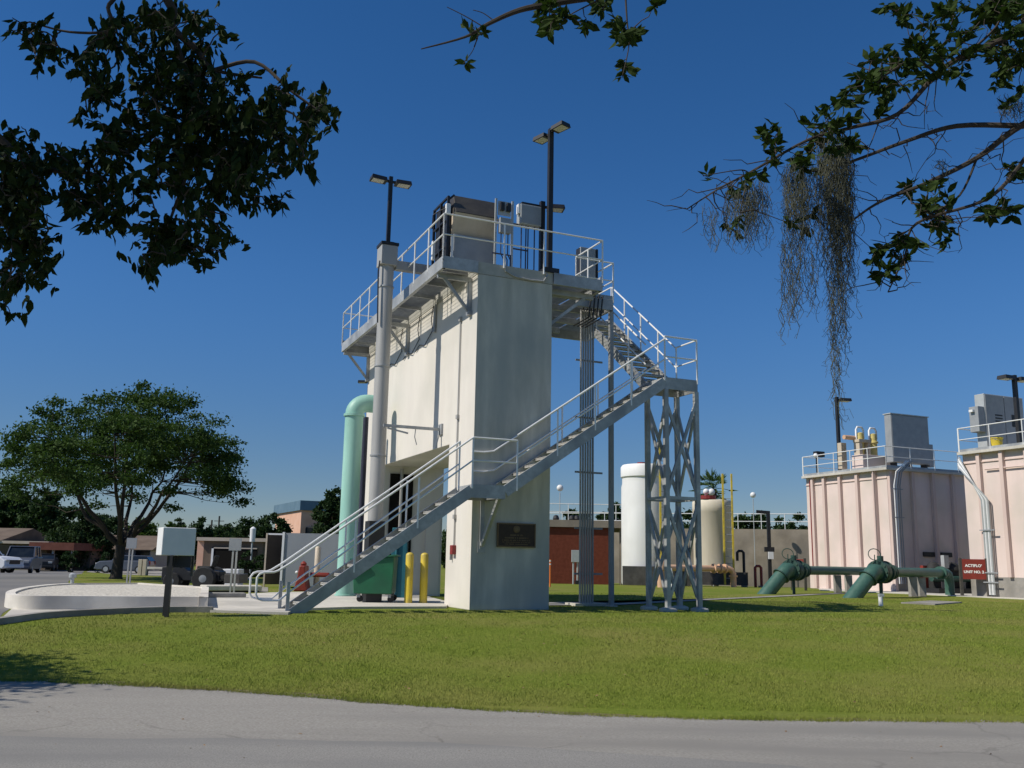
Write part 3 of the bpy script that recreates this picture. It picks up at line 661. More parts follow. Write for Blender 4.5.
MB().box(-.05, -.002, 2.22, 2.48, 4.3, 4.58).build('wall_plate', M['galv'], ja)

# ------------------------------------------------------------------ mint pipe with elbow
mp_ = thing('mint_pipe', 'fat mint-green vertical pipe bending over at the top beside the building', 'pipe', tuple(gp(345, 597.5)), bframe=False)
gx, gy, _ = ORG[mp_.name]
dr = Vector((CY, SY, 0)); c0 = Vector((gx, gy, 0))
zc = at(341, 414, gy).z; pts = [c0+Vector((0, 0, .05)), c0+Vector((0, 0, zc))]
for k in range(1, 9):
    a = math.pi/2*k/8; pts.append(c0+Vector((0, 0, zc))+dr*.40*(1-math.cos(a))+Vector((0, 0, .36*math.sin(a))))
pts.append(pts[-1]+dr*.42)
MB().tube(pts, .27, 32).build('pipe', M['mint'], mp_, smooth=True)
MB().lathe(c0+Vector((0, 0, zc-.08)), [(.27, 0), (.315, .01), (.315, .08), (.27, .09)], 32).build('collar', M['mint'], mp_, smooth=True)
MB().lathe(c0+Vector((0, 0, .05)), [(.27, 0), (.31, .0), (.31, .04), (.27, .05)], 32).build('base_flange', M['mint'], mp_, smooth=True)
bq = at(357.5, 590, 28.4)
solo(MB().tube([(bq.x, bq.y, 0), (bq.x, bq.y, 5.4)], .09, 16), 'vent_pipe', M['bluepipe'], 'thin dark blue pipe standing just right of the fat mint pipe', 'pipe', (bq.x, bq.y, 0), smooth=True)
fl = thing('pole_light', 'small distant pole light whose dark head shows above the mint pipe elbow', 'pole light', (*at(361, 560, 36)[:2], 0), bframe=False, group=GL)
x_, y_, _ = ORG[fl.name]; zt = at(361, 378, 36).z
MB().bar((x_, y_, 0), (x_, y_, zt), .12, .12).build('pole', M['black'], fl)
for sgn in (-1, 1): lamp_head(fl, (x_, y_, zt-.15), (sgn, 0, 0), 0, .8)

# ------------------------------------------------------------------ dumpster and bollards
dp = gp(371, 605); dm = thing('dumpster', 'dark green wheeled dumpster under the stair', 'dumpster', (dp.x-.03, dp.y+.75, .06), bframe=False, rz=YAW*.1)
def L_(mb, n, m, **k): return mb.build(n, m, dm, **k)
prof = [(-.46, .2), (.48, .2), (.51, 1.12), (-.52, 1.02)]
L_(MB().prism(prof, -.62, .62, 'y'), 'body', M['dump'], bevel=.02)
L_(MB().prism([(-.58, 1.002), (.58, 1.125), (.57, 1.17), (-.59, 1.05)], -.66, .66, 'y'), 'lid', M['dump'], bevel=.01)
L_(MB().bar((-.5, -.64, .62), (-.1, -.64, .85), .05, .09), 'lift_pocket', M['rubber'])
for x in (-.34, .42):
    for y in (-.5, .5):
        f_ = L_(MB().box(x-.04, x+.04, y-.05, y+.05, .11, .2), 'caster_fork', M['cabgrey'])
        c = MB().lathe((x+.03, y-.025, .08), [(.08, 0), (.08, .05)], 14, axis=(0, 1, 0)).build('wheel', M['rubber'], f_)
        ORG[c.name] = (0, 0, 0)
for k, (px, lab) in enumerate(((408, 'left one of the two yellow bollards in front of the open bay'), (423, 'right one of the two yellow bollards, nearer the cream pillar'))):
    q = gp(px, 605); bo = thing('bollard', lab, 'bollard', (q.x, q.y, .05), bframe=False, group='yellow bollards at the bay')
    MB().lathe((q.x, q.y, .05), [(.10, 0), (.10, 1.17), (.09, 1.20), (.055, 1.23), (.001, 1.24)], 24).build('post', M['yellow'], bo, smooth=True)
q = B2W(-.1, 8.0)
tp = thing('tarp_panel', 'teal blue sheeted bin panel standing in the shaded bay behind the dumpster', 'panel', (*at(399, 590, 27.0)[:2], .02), bframe=False)
x_, y_, _ = ORG[tp.name]
MB().box(x_-.25, x_+.2, y_-.08, y_+.1, .02, 2.0).build('sheet', M['teal'], tp, bevel=.02)
MB().tube([(x_-.1, y_-.10, .05), (x_-.1, y_-.10, 1.95)], .04).build('rib', M['teal'], tp)
# ------------------------------------------------------------------ ballasted treatment tanks on the right
def tank(a0, a1, b0, b1, H, label, ribs_left, ribs_front, org, plinth=.0):
    t = thing('treatment_tank', label, 'tank', org, group='pink ribbed treatment tanks')
    MB().box(a0, a1, b0, b1, plinth, H-.02).build('wall', M['pink'], t)
    if plinth: MB().box(a0-.02, a1, b0-.02, b1+.02, 0, plinth).build('plinth', M['old_concrete'], t)
    MB().box(a0-.28, a1, b0-.28, b1+.05, H-.018, H+.10).build('walkway_slab', M['concrete'], t)
    for b_ in ribs_left: MB().box(a0-.17, a0-.002, b_-.09, b_+.09, plinth+.002, H-.02).build('rib', M['pinkrib'], t, bevel=.01)
    for a in ribs_front: MB().box(a-.09, a+.09, b0-.17, b0-.002, plinth+.002, H-.02).build('rib', M['pinkrib'], t, bevel=.01)
    MB().box(a0-.05, a0-.002, b0, b1, H-.42, H-.38).build('ledge', M['pinkrib'], t)
    return t
t1 = tank(28, 38, 15, 20.9, 6.0, 'farther pink ribbed concrete tank, with the steel cabinet and yellow motors on its roof', [20.3, 19.4, 18.2, 16.95, 15.75], [28.1, 29.6, 31.0, 32.4, 33.9, 35.4, 36.8], (30, 17, 0))
MB().box(28.1, 37.9, 14.94, 14.998, .1, .9).build('stain_panel', M['old_concrete'], t1)
for a in (30.1, 31.3): MB().box(a, a+.75, 14.93, 14.998, 1.75, 1.98).build('vent', M['black'], t1)
t2 = tank(27.3, 38, -2, 9.8, 6.2, 'nearer pink ribbed tank at the right edge, with conduits down its wall', [8.9, 7.75, 6.55, 5.3, 4.0, 2.7], [], (29, 7, 0), plinth=.85)
rail_run(t1, [(28-.22, 14.78+i*6.1/5, 6.1) for i in range(6)][::-1])
rail_run(t1, [(28-.22+i*1.65, 14.78, 6.1) for i in range(7)])
rail_run(t1, [(27.78, 20.85, 6.1), (30, 20.85, 6.1), (33, 20.85, 6.1), (36, 20.85, 6.1)])
rail_run(t2, [(27.08, 9.75-i*1.6, 6.3) for i in range(7)])
rail_run(t2, [(27.08, 9.78, 6.3), (29, 9.78, 6.3), (31, 9.78, 6.3), (33, 9.78, 6.3)])
MB().tube([(27.78, 15.7, .9), (27.78, 15.7, 6)], .03, 6).build('standpipe', M['pinkrib'], t1)
MB().tube([(27.94, 20.55, .9), (27.94, 20.55, 5.9)], .035, 6).build('standpipe', M['redpaint'], t1)
for b_, z in ((8.6, 5.45), (6.0, 5.55)): MB().tube([(27.2, b_, z), (27.2, b_-2.2, z)], .035, 6).build('wall_pipe', M['pinkrib'], t2)

cA = thing('roof_cabinet', 'plain grey steel cabinet standing on the roof of the farther pink tank', 'cabinet', (30.2, 15.9, 6.1))
MB().box(29.0, 31.6, 15.5, 15.95, 6.5, 9.0).build('body', M['cabgrey'], cA, bevel=.03)
MB().box(28.96, 31.64, 15.46, 15.99, 9.0, 9.05).build('roof', M['cablight'], cA)
MB().box(31.61, 31.95, 15.6, 15.9, 6.4, 7.6).build('side_unit', M['cabgrey'], cA, bevel=.02)
for a in (29.2, 30.2, 31.3): MB().box(a, a+.12, 15.55, 15.9, 6.1, 6.5).build('foot', M['black'], cA)
MB().box(29.05, 31.55, 15.485, 15.498, 6.56, 8.94).build('door', M['cabgrey'], cA)
cB = thing('roof_cabinet', 'tall double-door grey cabinet with a box on its side, on the nearer tank', 'cabinet', (29.6, 9.0, 6.3))
MB().box(27.95, 30.45, 9.0, 9.5, 6.35, 8.95).build('body', M['cablight'], cB, bevel=.02)
for a in (28.0, 29.2): MB().box(a, a+1.16, 8.97, 8.998, 6.4, 8.9).build('door', M['cabgrey'], cB, bevel=.005)
MB().box(27.55, 27.945, 9.02, 9.5, 7.2, 8.35).build('side_unit', M['cabgrey'], cB, bevel=.02)
MB().box(27.42, 27.54, 9.2, 9.4, 8.1, 8.2).build('horn', M['white'], cB)
g_ = MB()
for k in range(3): g_.box(28.55, 29.0, 8.955, 8.968, 7.7+k*.14, 7.76+k*.14)
g_.build('louvre', M['black'], cB)
MB().box(29.6, 30.1, 8.955, 8.969, 7.55, 8.1).build('louvre', M['black'], cB)
bk = thing('bucket', 'yellow plastic bucket standing by the railing on the nearer tank', 'bucket', (27.75, 8.35, 6.3))
MB().lathe((27.75, 8.35, 6.31), [(.19, 0), (.25, .48), (.27, .49), (.27, .54), (.235, .54), (.22, .44), (.001, .44)], 20).build('pail', M['yellow'], bk, smooth=True)
MB().tube([(27.5, 8.35, 6.8), (27.53, 8.15, 6.74), (27.75, 8.07, 6.66), (27.97, 8.15, 6.74), (28.0, 8.35, 6.8)], .01, 5).build('handle', M['cabgrey'], bk)

mm = thing('mixer_drive', 'pale boxed drive with yellow motors and looped white pipes on the tank roof', 'machine', (29.2, 17.6, 6.1))
MB().box(28.05, 30.1, 16.6, 17.4, 6.12, 6.95).build('base_box', M['pink'], mm, bevel=.02)
MB().box(27.95, 28.3, 18.0, 18.3, 6.3, 7.7).build('panel', M['beige'], mm, bevel=.01)
MB().box(28.25, 28.45, 17.0, 17.4, 6.95, 7.75).build('frame', M['beige'], mm)
MB().box(28.85, 29.0, 17.0, 17.4, 6.95, 7.75).build('frame', M['beige'], mm)
MB().box(28.2, 29.05, 16.95, 17.4, 7.65, 7.8).build('frame', M['beige'], mm)
for a in (28.6, 29.5):
    MB().lathe((a, 17.3, 6.96), [(.2, 0), (.2, .7), (.26, .72), (.26, .8), (.2, .84), (.2, 1.2), (.1, 1.24), (.001, 1.25)], 18).build('motor', M['oldyellow'], mm, smooth=True)
    MB().tube([(a-.25, 17.3, 7.6), (a-.25, 17.3, 8.35), (a-.15, 17.3, 8.5), (a+.15, 17.3, 8.5), (a+.25, 17.3, 8.35), (a+.25, 17.3, 7.9)], .05, 8).build('pipe', M['white'], mm, smooth=True)
MB().tube([(27.6, 17.4, 7.9), (28.4, 17.4, 7.9)], .12, 12).build('shaft', M['tanpipe'], mm)
tl = thing('flood_lamp', 'small black lamp on a short stalk inside the railing at the tank corner', 'lamp', (28.2, 20.2, 6.1))
MB().tube([(28.2, 20.2, 6.1), (28.2, 20.2, 7.2)], .06, 8).build('stalk', M['black'], tl)
MB().box(28.05, 28.6, 20.0, 20.3, 7.15, 7.45).build('lamp_head', M['black'], tl)
MB().ball((28.0, 20.05, 7.2), .13).build('globe', M['white'], tl, smooth=True)
for a, b_, H, lab, d1, d2 in ((29.5, 19.85, 10.6, 'black pole light with one head rising behind the farther tank railing', (1, -.2, 0), None),
                    (28.6, 7.9, 9.65, 'black pole light with two heads on the nearer tank at the right edge', (-1, 0, 0), (1, 0, 0))):
    p_ = thing('pole_light', lab, 'pole light', (a, b_, 6.1), group=GL)
    MB().bar((a, b_, 6.1), (a, b_, H), .16, .16).build('pole', M['black'], p_)
    lamp_head(p_, (a, b_, H-.15), d1, 0, 1.45)
    if d2: lamp_head(p_, (a, b_, H-.15), d2, 0, 1.45)
# conduits running down the tanks
cd = thing('conduit_bundle', 'bundle of pale pipes sloping then dropping down the sunlit wall of the nearer tank', 'conduits', (27.1, 8.9, 0))
for k in range(5):
    o_ = k*.09
    MB().tube([(27.2-o_*.3, 9.9, 6.1-o_), (27.04-o_*.3, 9.72, 5.95-o_), (27.05, 8.85-o_*.9, 4.3-.02*k), (27.08, 8.8-o_*.9, 4.1), (27.08, 8.8-o_*.9, .1)], .035, 6).build('conduit', M['white'] if k % 2 else M['cablight'], cd, smooth=True)
for z in (.6, 1.0, 2.8): MB().box(27.0, 27.04, 8.2, 8.95, z, z+.05).build('strap', M['cabgrey'], cd)
ce = thing('conduit_bundle', 'bundle of thin grey conduits down the shaded corner of the farther tank', 'conduits', (28.3, 14.7, 0))
for k in range(4):
    a = 28.12+k*.13
    MB().tube([(a+1.0, 14.75, 6.5), (a+.2, 14.70, 5.9), (a, 14.68, 5.2), (a, 14.68, .4)], .028, 6).build('conduit', M['white'] if k < 2 else M['cabgrey'], ce, smooth=True)
for z in (3.6, 5.0): MB().box(28.0, 28.65, 14.64, 14.66, z, z+.05).build('strap', M['cabgrey'], ce)
# dim pipework between the tanks
ps = thing('pump_skid', 'dark pipework with a yellow handwheel and pale box in the shade between the tanks', 'pump', (29.5, 13, 0))
MB().box(28.2, 32.5, 12.4, 14.2, .05, .25).build('base', M['black'], ps)
for a, r in ((28.8, .3), (30.0, .35), (31.3, .3)):
    MB().lathe((a, 13.2, .25), [(r, 0), (r, .8), (r*1.2, .85), (r*1.2, .95), (r*.6, 1.2), (.001, 1.25)], 14).build('pump_body', M['rubber'], ps, smooth=True)
MB().tube([(28.3, 12.9, .7), (32.3, 12.9, .7)], .14, 10).build('header_pipe', M['dgreen'], ps)
MB().box(29.2, 29.5, 12.9, 13.1, 1.2, 1.8).build('control_box', M['cablight'], ps)
MB().lathe((30.6, 12.4, 1.55), [(.24, -.03), (.28, 0), (.24, .03), (.14, .03), (.14, -.03)], 18, axis=(0, 1, 0)).build('handwheel', M['yellow'], ps)
MB().box(28.25, 28.65, 13.3, 13.5, .2, 1.3).build('cover', M['signred'], ps)
MB().lathe((32.0, 12.6, 1.2), [(.15, 0), (.2, .3), (.12, .5), (.001, .55)], 12).build('actuator', M['black'], ps)

# ------------------------------------------------------------------ green pipes leaving the lawn
def green_pipe(px_base, px_bend, Y, endp, label, nd):
    b0 = at(*px_base, Y); b0.z = -.25; be = at(*px_bend, Y+.5); be.z = .98
    t = thing('pipeline', label, 'pipe', (b0.x, b0.y, 0), bframe=False, group='green pipes rising from the lawn')
    d = Vector((*endp[:2], 0))-be; d.z = 0; d.normalize(); z = be.z
    leg = (be-b0).normalized()
    MB().tube([b0-leg*.2, be-leg*.35], .29, 24).build('leg', M['pgreen'], t, smooth=True)
    MB().tube([be-leg*.34, be-leg*.15, be+Vector((0, 0, .01))+d*.02, be+d*.22, be+d*.34], .30, 24).build('elbow', M['pgreen'], t, smooth=True)
    fx = be-leg*.38
    MB().lathe(fx, [(.30, 0), (.37, .0), (.37, .05), (.30, .05)], 24, axis=leg).build('flange', M['dgreen'], t)
    v = MB()
    for o_, r, w_ in ((.34, .44, .07), (.47, .44, .07), (.95, .44, .07), (1.1, .36, .06)): v.lathe(be+d*o_, [(.1, 0), (r, 0), (r, w_), (.1, w_)], 28, axis=d)
    v.lathe(be+d*.54, [(.34, 0), (.40, .12), (.40, .30), (.34, .42)], 28, axis=d)
    vb = v.build('valve', M['dgreen'], t)
    bo = MB()
    for o_ in (.33, .545, .945):
        for k in range(10):
            a = 2*math.pi*k/10; sx = Vector((-d.y, d.x, 0)); c = be+d*o_+sx*.39*math.cos(a)+Vector((0, 0, .39*math.sin(a)))
            bo.bar(c-d*.03, c+d*.11, .05, .05)
    bo.build('bolts', M['greencan'], vb)
    MB().tube([be+d*.7+Vector((0, 0, .35)), be+d*.7+Vector((0, 0, .62))], .12, 10).build('gearbox', M['dgreen'], vb)
    hw = be+d*.2+Vector((-.0, 0, .62)); ring = [hw+Vector((.24*math.cos(a), .05*math.sin(a), .22*math.sin(a)+.05)) for a in [2*math.pi*k/16 for k in range(17)]]
    MB().tube(ring, .018, 5, cap=False).build('handwheel', M['dgreen'], vb, smooth=True)
    MB().tube([hw+Vector((0, 0, -.35)), hw+Vector((0, 0, .04))], .02, 5).build('spindle', M['dgreen'], vb)
    MB().tube([be+d*1.1, be+d*1.25, be+d*1.5], [.33, .28, .27], 20).build('reducer', M['pgreen'], t, smooth=True)
    E_ = Vector((*endp[:2], z)); MB().tube([be+d*1.5, E_], .19, 20).build('pipe', M['pgreen'], t, smooth=True)
    for o_ in (1.5, 1.64): MB().lathe(be+d*o_, [(.1, 0), (.30, 0), (.30, .06), (.1, .06)], 24, axis=d).build('flange', M['dgreen'], t)
    Lp = (E_-be).length
    for o_ in (Lp-.7, Lp-.55): MB().lathe(be+d*o_, [(.1, 0), (.28, 0), (.28, .06), (.1, .06)], 24, axis=d).build('flange', M['pgreen'], t)
    if nd: MB().tube([E_-d*.02, E_+d*.2-Vector((0, 0, .05)), E_+d*.32-Vector((0, 0, .3)), E_+d*.32-Vector((0, 0, 1.0))], .2, 16).build('elbow', M['pgreen'], t, smooth=True)
    for k, m_ in ((.50, M['old_concrete']), (.62, M['old_concrete'])):
        c = be+(E_-be)*k; MB().box(c.x-.14, c.x+.14, c.y-.14, c.y+.14, 0, z-.195).build('pedestal', m_, t, bevel=.01)
    c = be+d*.62; MB().box(c.x-.05, c.x+.05, c.y-.05, c.y+.05, 0, z-.4).build('prop', M['dgreen'], t)
    return t
green_pipe((761, 594), (786, 568), 39.0, (18.2, 46.4), 'farther green pipe, its sloping leg beside the brown-red sign board, running to the far tank', False)
green_pipe((847, 598), (873, 569), 36.1, (19.3, 41.8), 'nearer green pipe with round flanged valve and ring handwheel, on the open lawn', True)

# sign on the lawn, seen from the front
def board_sign(pxl, pxr, pyt, pyb, Y, postb, label, lines, mboard, name='sign'):
    a, b = at(pxl, pyt, Y), at(pxr, pyt, Y-.4); zb = at(pxl, pyb, Y).z
    t = thing(name, label, 'sign', (a.x, a.y, 0), bframe=False); d = (Vector((b.x, b.y, 0))-Vector((a.x, a.y, 0))); wd = d.length; d.normalize(); nrm = Vector((d.y, -d.x, 0))
    A = Vector((a.x, a.y, 0))
    MB().bar(A+Vector((0, 0, (zb+a.z)/2)), A+d*wd+Vector((0, 0, (zb+a.z)/2)), .05, a.z-zb).build('board', mboard, t)
    for k in (-.03, wd+.03): MB().bar(A+d*k, A+d*k+Vector((0, 0, a.z+.04)), .11, .11).build('post', M['brown'], t)
    for i, (txt, sz, zf) in enumerate(lines):
        cu = bpy.data.curves.new('lettering', 'FONT'); cu.body = txt; cu.size = sz; cu.align_x = 'CENTER'; cu.align_y = 'CENTER'; cu.extrude = .004; cu.offset = .006
        tmp = bpy.data.objects.new('tmp', cu); COL.objects.link(tmp); dg = bpy.context.evaluated_depsgraph_get(); me = bpy.data.meshes.new_from_object(tmp.evaluated_get(dg))
        bpy.data.objects.remove(tmp); me.materials.clear(); me.materials.append(M['letter'])
        o = bpy.data.objects.new('lettering', me); COL.objects.link(o); o.parent = t
        ang = math.atan2(d.y, d.x); c = A+d*wd/2+nrm*.032+Vector((0, 0, zb+(a.z-zb)*zf))
        o.matrix_local = Matrix.Translation(c-Vector(ORG[t.name])) @ Matrix.Rotation(ang, 4, 'Z') @ Matrix.Rotation(math.pi/2, 4, 'X')
    return t
board_sign(960.5, 985.5, 559, 579, 41.0, 596, 'dark red board on two posts with white letters, at the foot of the nearer tank', [('ACTIFLO\u2019', .155, .67), ('UNIT NO. 2', .15, .36)], M['signred'])
board_sign(792, 804, 559, 565.5, 46.5, 585, 'small plain red board behind the farther green pipe', [], M['signred'])

q = gp(881, 606)
mk = thing('marker_post', 'small white capped marker post on the lawn below the green pipes', 'marker post', tuple(q), bframe=False)
MB().lathe(q, [(.065, 0), (.065, .27), (.045, .28)], 14).build('pipe', M['white'], mk, smooth=True)
MB().box(q.x-.06, q.x+.10, q.y-.06, q.y+.06, .272, .36).build('cap', M['cablight'], mk, bevel=.01)
sheet('manhole_slab', P2([(901, 603.5), (930, 601.6), (962, 603), (935, 605.2)]), .04, M['old_concrete'], thick=.06)
vq = gp(1016, 597)
gv = thing('hydrant_valve', 'green valve pipe with bent arm, at the right edge before the tank plinth', 'valve', tuple(vq), bframe=False)
MB().tube([vq, vq+Vector((0, 0, 1.0))], .05, 10).build('stem', M['pgreen'], gv)
MB().tube([vq+Vector((-.05, 0, .95)), vq+Vector((.5, -.1, .92)), vq+Vector((1.2, -.2, .9))], .08, 10).build('arm', M['pgreen'], gv, smooth=True)
MB().lathe(vq+Vector((.35, -.08, .8)), [(.15, 0), (.17, .1), (.15, .26), (.05, .3)], 14).build('valve_body', M['pgreen'], gv, smooth=True)

# ------------------------------------------------------------------ middle distance: brick building, silo, tan tank, clarifier
Bk = thing('service_building', 'low red brick building with pale flat roof edge and thin railing, behind the stair tower', 'building', (*at(552, 584, 56)[:2], 0), bframe=False)
x0 = at(520, 560, 56).x; x1 = at(612.5, 560, 56).x; zt = 3.2
MB().box(x0, x1, 56, 64, -.1, zt-.02).build('wall', M['brick'], Bk)
MB().box(x0-.1, x1+1.5, 55.85, 64, zt, zt+.42).build('roof', M['clar'], Bk)
for dx in (.5, .9, 1.3): MB().tube([(x1+dx, 56.2, -.1), (x1+dx, 56.2, zt)], .07, 8).build('column', M['clar'], Bk)
rail_run(Bk, [(x0+i*1.42, 55.95, zt+.42) for i in range(6)], h=.95, mids=(.48,), toe=False, r=.025)
for px in (556, 572, 577): 
    p = at(px, 528, 56.6); MB().lathe((p.x, 56.7, zt+.42), [(.16, 0), (.2, .1), (.14, .28), (.001, .33)], 12).build('roof_vent', M['black'], Bk)
eb = thing('meter_box', 'pale electrical box on two thin posts in front of the brick building', 'meter box', (*at(577, 586, 50.3)[:2], 0), bframe=False)
x_, y_, _ = ORG[eb.name]
MB().box(x_-.3, x_+.15, y_-.12, y_+.1, 1.15, 1.78).build('box', M['cablight'], eb, bevel=.01)
for dx in (-.2, .02): MB().tube([(x_+dx, y_, 0), (x_+dx, y_, 1.15)], .045, 8).build('leg', M['cablight'], eb)
MB().box(x_-.1, x_+.2, y_-.08, y_+.08, 0, .2).build('junction', M['black'], eb)
q = gp(550, 587); om = thing('delineator', 'thin orange marker stake at the corner of the brick building', 'marker', tuple(q), bframe=False)
MB().tube([q, q+Vector((0, 0, 1.25))], .035, 8).build('stake', M['orange'], om)
for z in (1.0, 1.15): MB().lathe(q+Vector((0, 0, z)), [(.04, 0), (.04, .06)], 10).build('reflector', M['white'], om)

def silo(px0, px1, pyt, Y, m, label, cat, name, neck=True, basez=0.0):
    a, b = at(px0, 560, Y), at(px1, 560, Y); r = (b.x-a.x)/2; c = Vector(((a.x+b.x)/2, Y+r, 0)); zt = at((px0+px1)/2, pyt, Y+r*.3).z
    t = thing(name, label, cat, (c.x, c.y, gz(c.y)), bframe=False)
    prof = [(r*.98, basez), (r, basez+.1), (r, zt-1.25), (r*.96, zt-1.05), (r*.96, zt-.75), (r*1.02, zt-.68), (r*1.02, zt-.12), (r*.95, zt), (.001, zt+.1)] if neck else [(r, basez), (r, zt-.75), (r*1.03, zt-.7), (r*1.03, zt-.12), (r*.97, zt), (.001, zt+.15)]
    MB().lathe(c, prof, 40).build('shell', m, t, smooth=True)
    return t, c, r, zt
s1, c1_, r1_, z1_ = silo(624.5, 673, 464, 51.5, M['silo'], 'tall white round tank behind the lattice stair tower', 'tank', 'storage_tank')
MB().tube([c1_+Vector((-.2, -.3, z1_+.02)), c1_+Vector((-.2, -.3, z1_+.14))], .26, 16).build('hatch', M['redpaint'], s1)
MB().box(c1_.x-r1_-.12, c1_.x+r1_+.9, c1_.y-r1_-.25, c1_.y-r1_+.0, 0, 1.0).build('bund', M['bund'], s1)
s2, c2_, r2_, z2_ = silo(698, 738, 500, 56, M['tantank'], 'shorter wide tan tank with a ladder, right of the lattice stair tower', 'tank', 'storage_tank', neck=False)
MB().box(c2_.x-r2_-.3, c2_.x+r2_+.5, c2_.y-r2_-.25, c2_.y-r2_+.05, 0, .75).build('bund', M['bund'], s2)
MB().tube([c2_+Vector((-.4, -.6, z2_+.05)), c2_+Vector((-.4, -.6, z2_+.26))], .5, 16).build('hatch', M['redpaint'], s2)
MB().ball(c2_+Vector((-.5, -.6, z2_+.5)), .19).build('vent_ball', M['white'], s2, smooth=True)
def ladder(pxa, pxb, Y, ztop, label):
    a, b = at(pxa, 560, Y), at(pxb, 560, Y); t = thing('ladder', label, 'ladder', (a.x, Y, 0), bframe=False, group='yellow tank ladders')
    for x in (a.x, b.x): MB().bar((x, Y, 0), (x, Y, ztop), .10, .10).build('stile', M['yellow'], t)
    z = .4
    while z < ztop-1.1: MB().tube([(a.x, Y, z), (b.x, Y, z)], .02, 6).build('rung', M['cabgrey'], t); z += .42
ladder(724.5, 733.5, 55.4, 6.5, 'yellow-railed ladder on the right side of the tan tank')
ladder(661, 666, 50.9, 7.9, 'yellow-railed ladder beside the tall white tank, seen through the lattice tower')
tpq = [at(733.5, 585, 52.8), at(733.5, 573, 52.8)]
tp_ = thing('tan_pipe', 'tan horizontal pipe with flanges turning down into the grass behind the lattice tower', 'pipe', (tpq[0].x, 52.8, 0), bframe=False)
xa = at(657, 572, 50.0).x; zc = .95
MB().tube([(tpq[0].x, 52.8, -.1), (tpq[0].x, 52.8, zc-.25), (tpq[0].x-.1, 52.75, zc-.08), (tpq[0].x-.3, 52.7, zc), (xa+.3, 49.6, zc), (xa+.1, 49.4, zc-.08), (xa, 49.3, zc-.3), (xa, 49.3, .3)], .17, 16).build('pipe', M['tanpipe'], tp_, smooth=True)
for k in (.75, .85, .93):
    p = Vector((xa+.3, 49.6, zc)).lerp(Vector((tpq[0].x-.3, 52.7, zc)), k); MB().lathe(p, [(.1, 0), (.26, 0), (.26, .1), (.1, .1)], 20, axis=(1, .62, 0)).build('flange', M['tanpipe'], tp_)
MB().lathe((tpq[0].x, 52.8, .5), [(.1, 0), (.24, 0), (.24, .1), (.1, .1)], 20).build('flange', M['tanpipe'], tp_)
tb = thing('tower_pump', 'tan vertical pump with hose seen at the foot of the tall white tank', 'pump', (*at(661, 588, 47)[:2], 0), bframe=False)
x_, y_, _ = ORG[tb.name]
MB().lathe((x_, y_, 0), [(.18, 0), (.18, .8), (.28, .85), (.28, 1.15), (.15, 1.35), (.001, 1.4)], 16).build('body', M['tanpipe'], tb, smooth=True)
MB().tube([(x_+.2, y_, 1.0), (x_+.5, y_, .9), (x_+.6, y_, .4), (x_+.5, y_, 0)], .06, 8).build('hose', M['silo'], tb, smooth=True)

cw = thing('clarifier', 'long weathered concrete basin wall with railing along its top, in the right background', 'basin', (*at(760, 575, 75)[:2], 0), bframe=False)
cx0, cx1 = at(500, 560, 78).x, at(860, 560, 72).x
MB().add([(cx0, 80, -.5), (cx1, 72, -.5), (cx1, 92, -.5), (cx0, 92, -.5), (cx0, 80, 4.0), (cx1, 72, 4.0), (cx1, 92, 4.0), (cx0, 92, 4.0)], [(0, 3, 2, 1), (4, 5, 6, 7), (0, 1, 5, 4), (1, 2, 6, 5), (2, 3, 7, 6), (3, 0, 4, 7)]).build('wall', M['clar'], cw)
pts = [(cx0+(cx1-cx0)*i/16, 80-8*i/16+.1, 4.0) for i in range(17)]
rail_run(cw, pts, h=1.2, mids=(.6,), toe=False, r=.035, pr=.03)
for px, py, Y, lab in ((560, 488, 62, 'white globe on a thin mast, left, above the brick building'), (753, 495, 72, 'white globe on a thin mast above the weathered basin wall'), (711.5, 492, 60, 'white globe on a thin mast just left of the palm')):
    p = at(px, py, Y); t = thing('globe_light', lab, 'globe light', (p.x, p.y, gz(Y)), bframe=False, group='white globes on thin masts')
    MB().tube([(p.x, p.y, gz(Y)), (p.x, p.y, p.z-.3)], .03, 6).build('mast', M['cablight'], t)
    MB().ball(p, .22, 16).build('globe', M['silo'], t, smooth=True)
for px, pt, Y, lab in ((768, 511, 60, 'black post with short arm and small white box, before the basin wall'),):
    p = at(px, pt, Y); t = thing('post_light', lab, 'post', (p.x, Y, gz(Y)), bframe=False)
    MB().bar((p.x, Y, gz(Y)), (p.x, Y, p.z), .2, .2).build('post', M['black'], t)
    MB().bar((p.x+.1, Y, p.z-.1), (p.x-.75, Y, p.z-.05), .12, .2).build('arm', M['black'], t)
    z = at(px, 555, Y).z; MB().box(p.x-.12, p.x+.2, Y-.22, Y-.11, z-.25, z+.2).build('box', M['white'], t)
    MB().box(p.x-.3, p.x+.3, Y-.11, Y+.1, z+.2, z+.5).build('collar', M['black'], t)
for (pa, pb, pt, lab) in ((742, 743.5, 551, 'tall dark hooped pipe by the tan tank'), (755, 761, 566, 'low dark hooped pipe left of the farther green pipe')):
    Y = 58; a = at(pa, pt, Y); b = at(pb, pt, Y); zg = gz(Y)
    t = thing('hoop_pipe', lab, 'pipe', (a.x, Y, zg), bframe=False, group='dark hooped pipes')
    xl = a.x-(.3 if pt < 560 else 0)
    MB().tube([(xl, Y, a.z-.6 if pt < 560 else zg), (xl, Y, a.z-.1), (xl+.1, Y, a.z), (b.x-.1, Y, a.z), (b.x, Y, a.z-.1), (b.x, Y, zg)], .085, 10).build('pipe', M['black'] if pt < 560 else M['redpaint'], t, smooth=True)
    MB().box(b.x-.16, b.x+.16, Y-.16, Y+.16, zg, zg+.1).build('foot', M['old_concrete'], t)
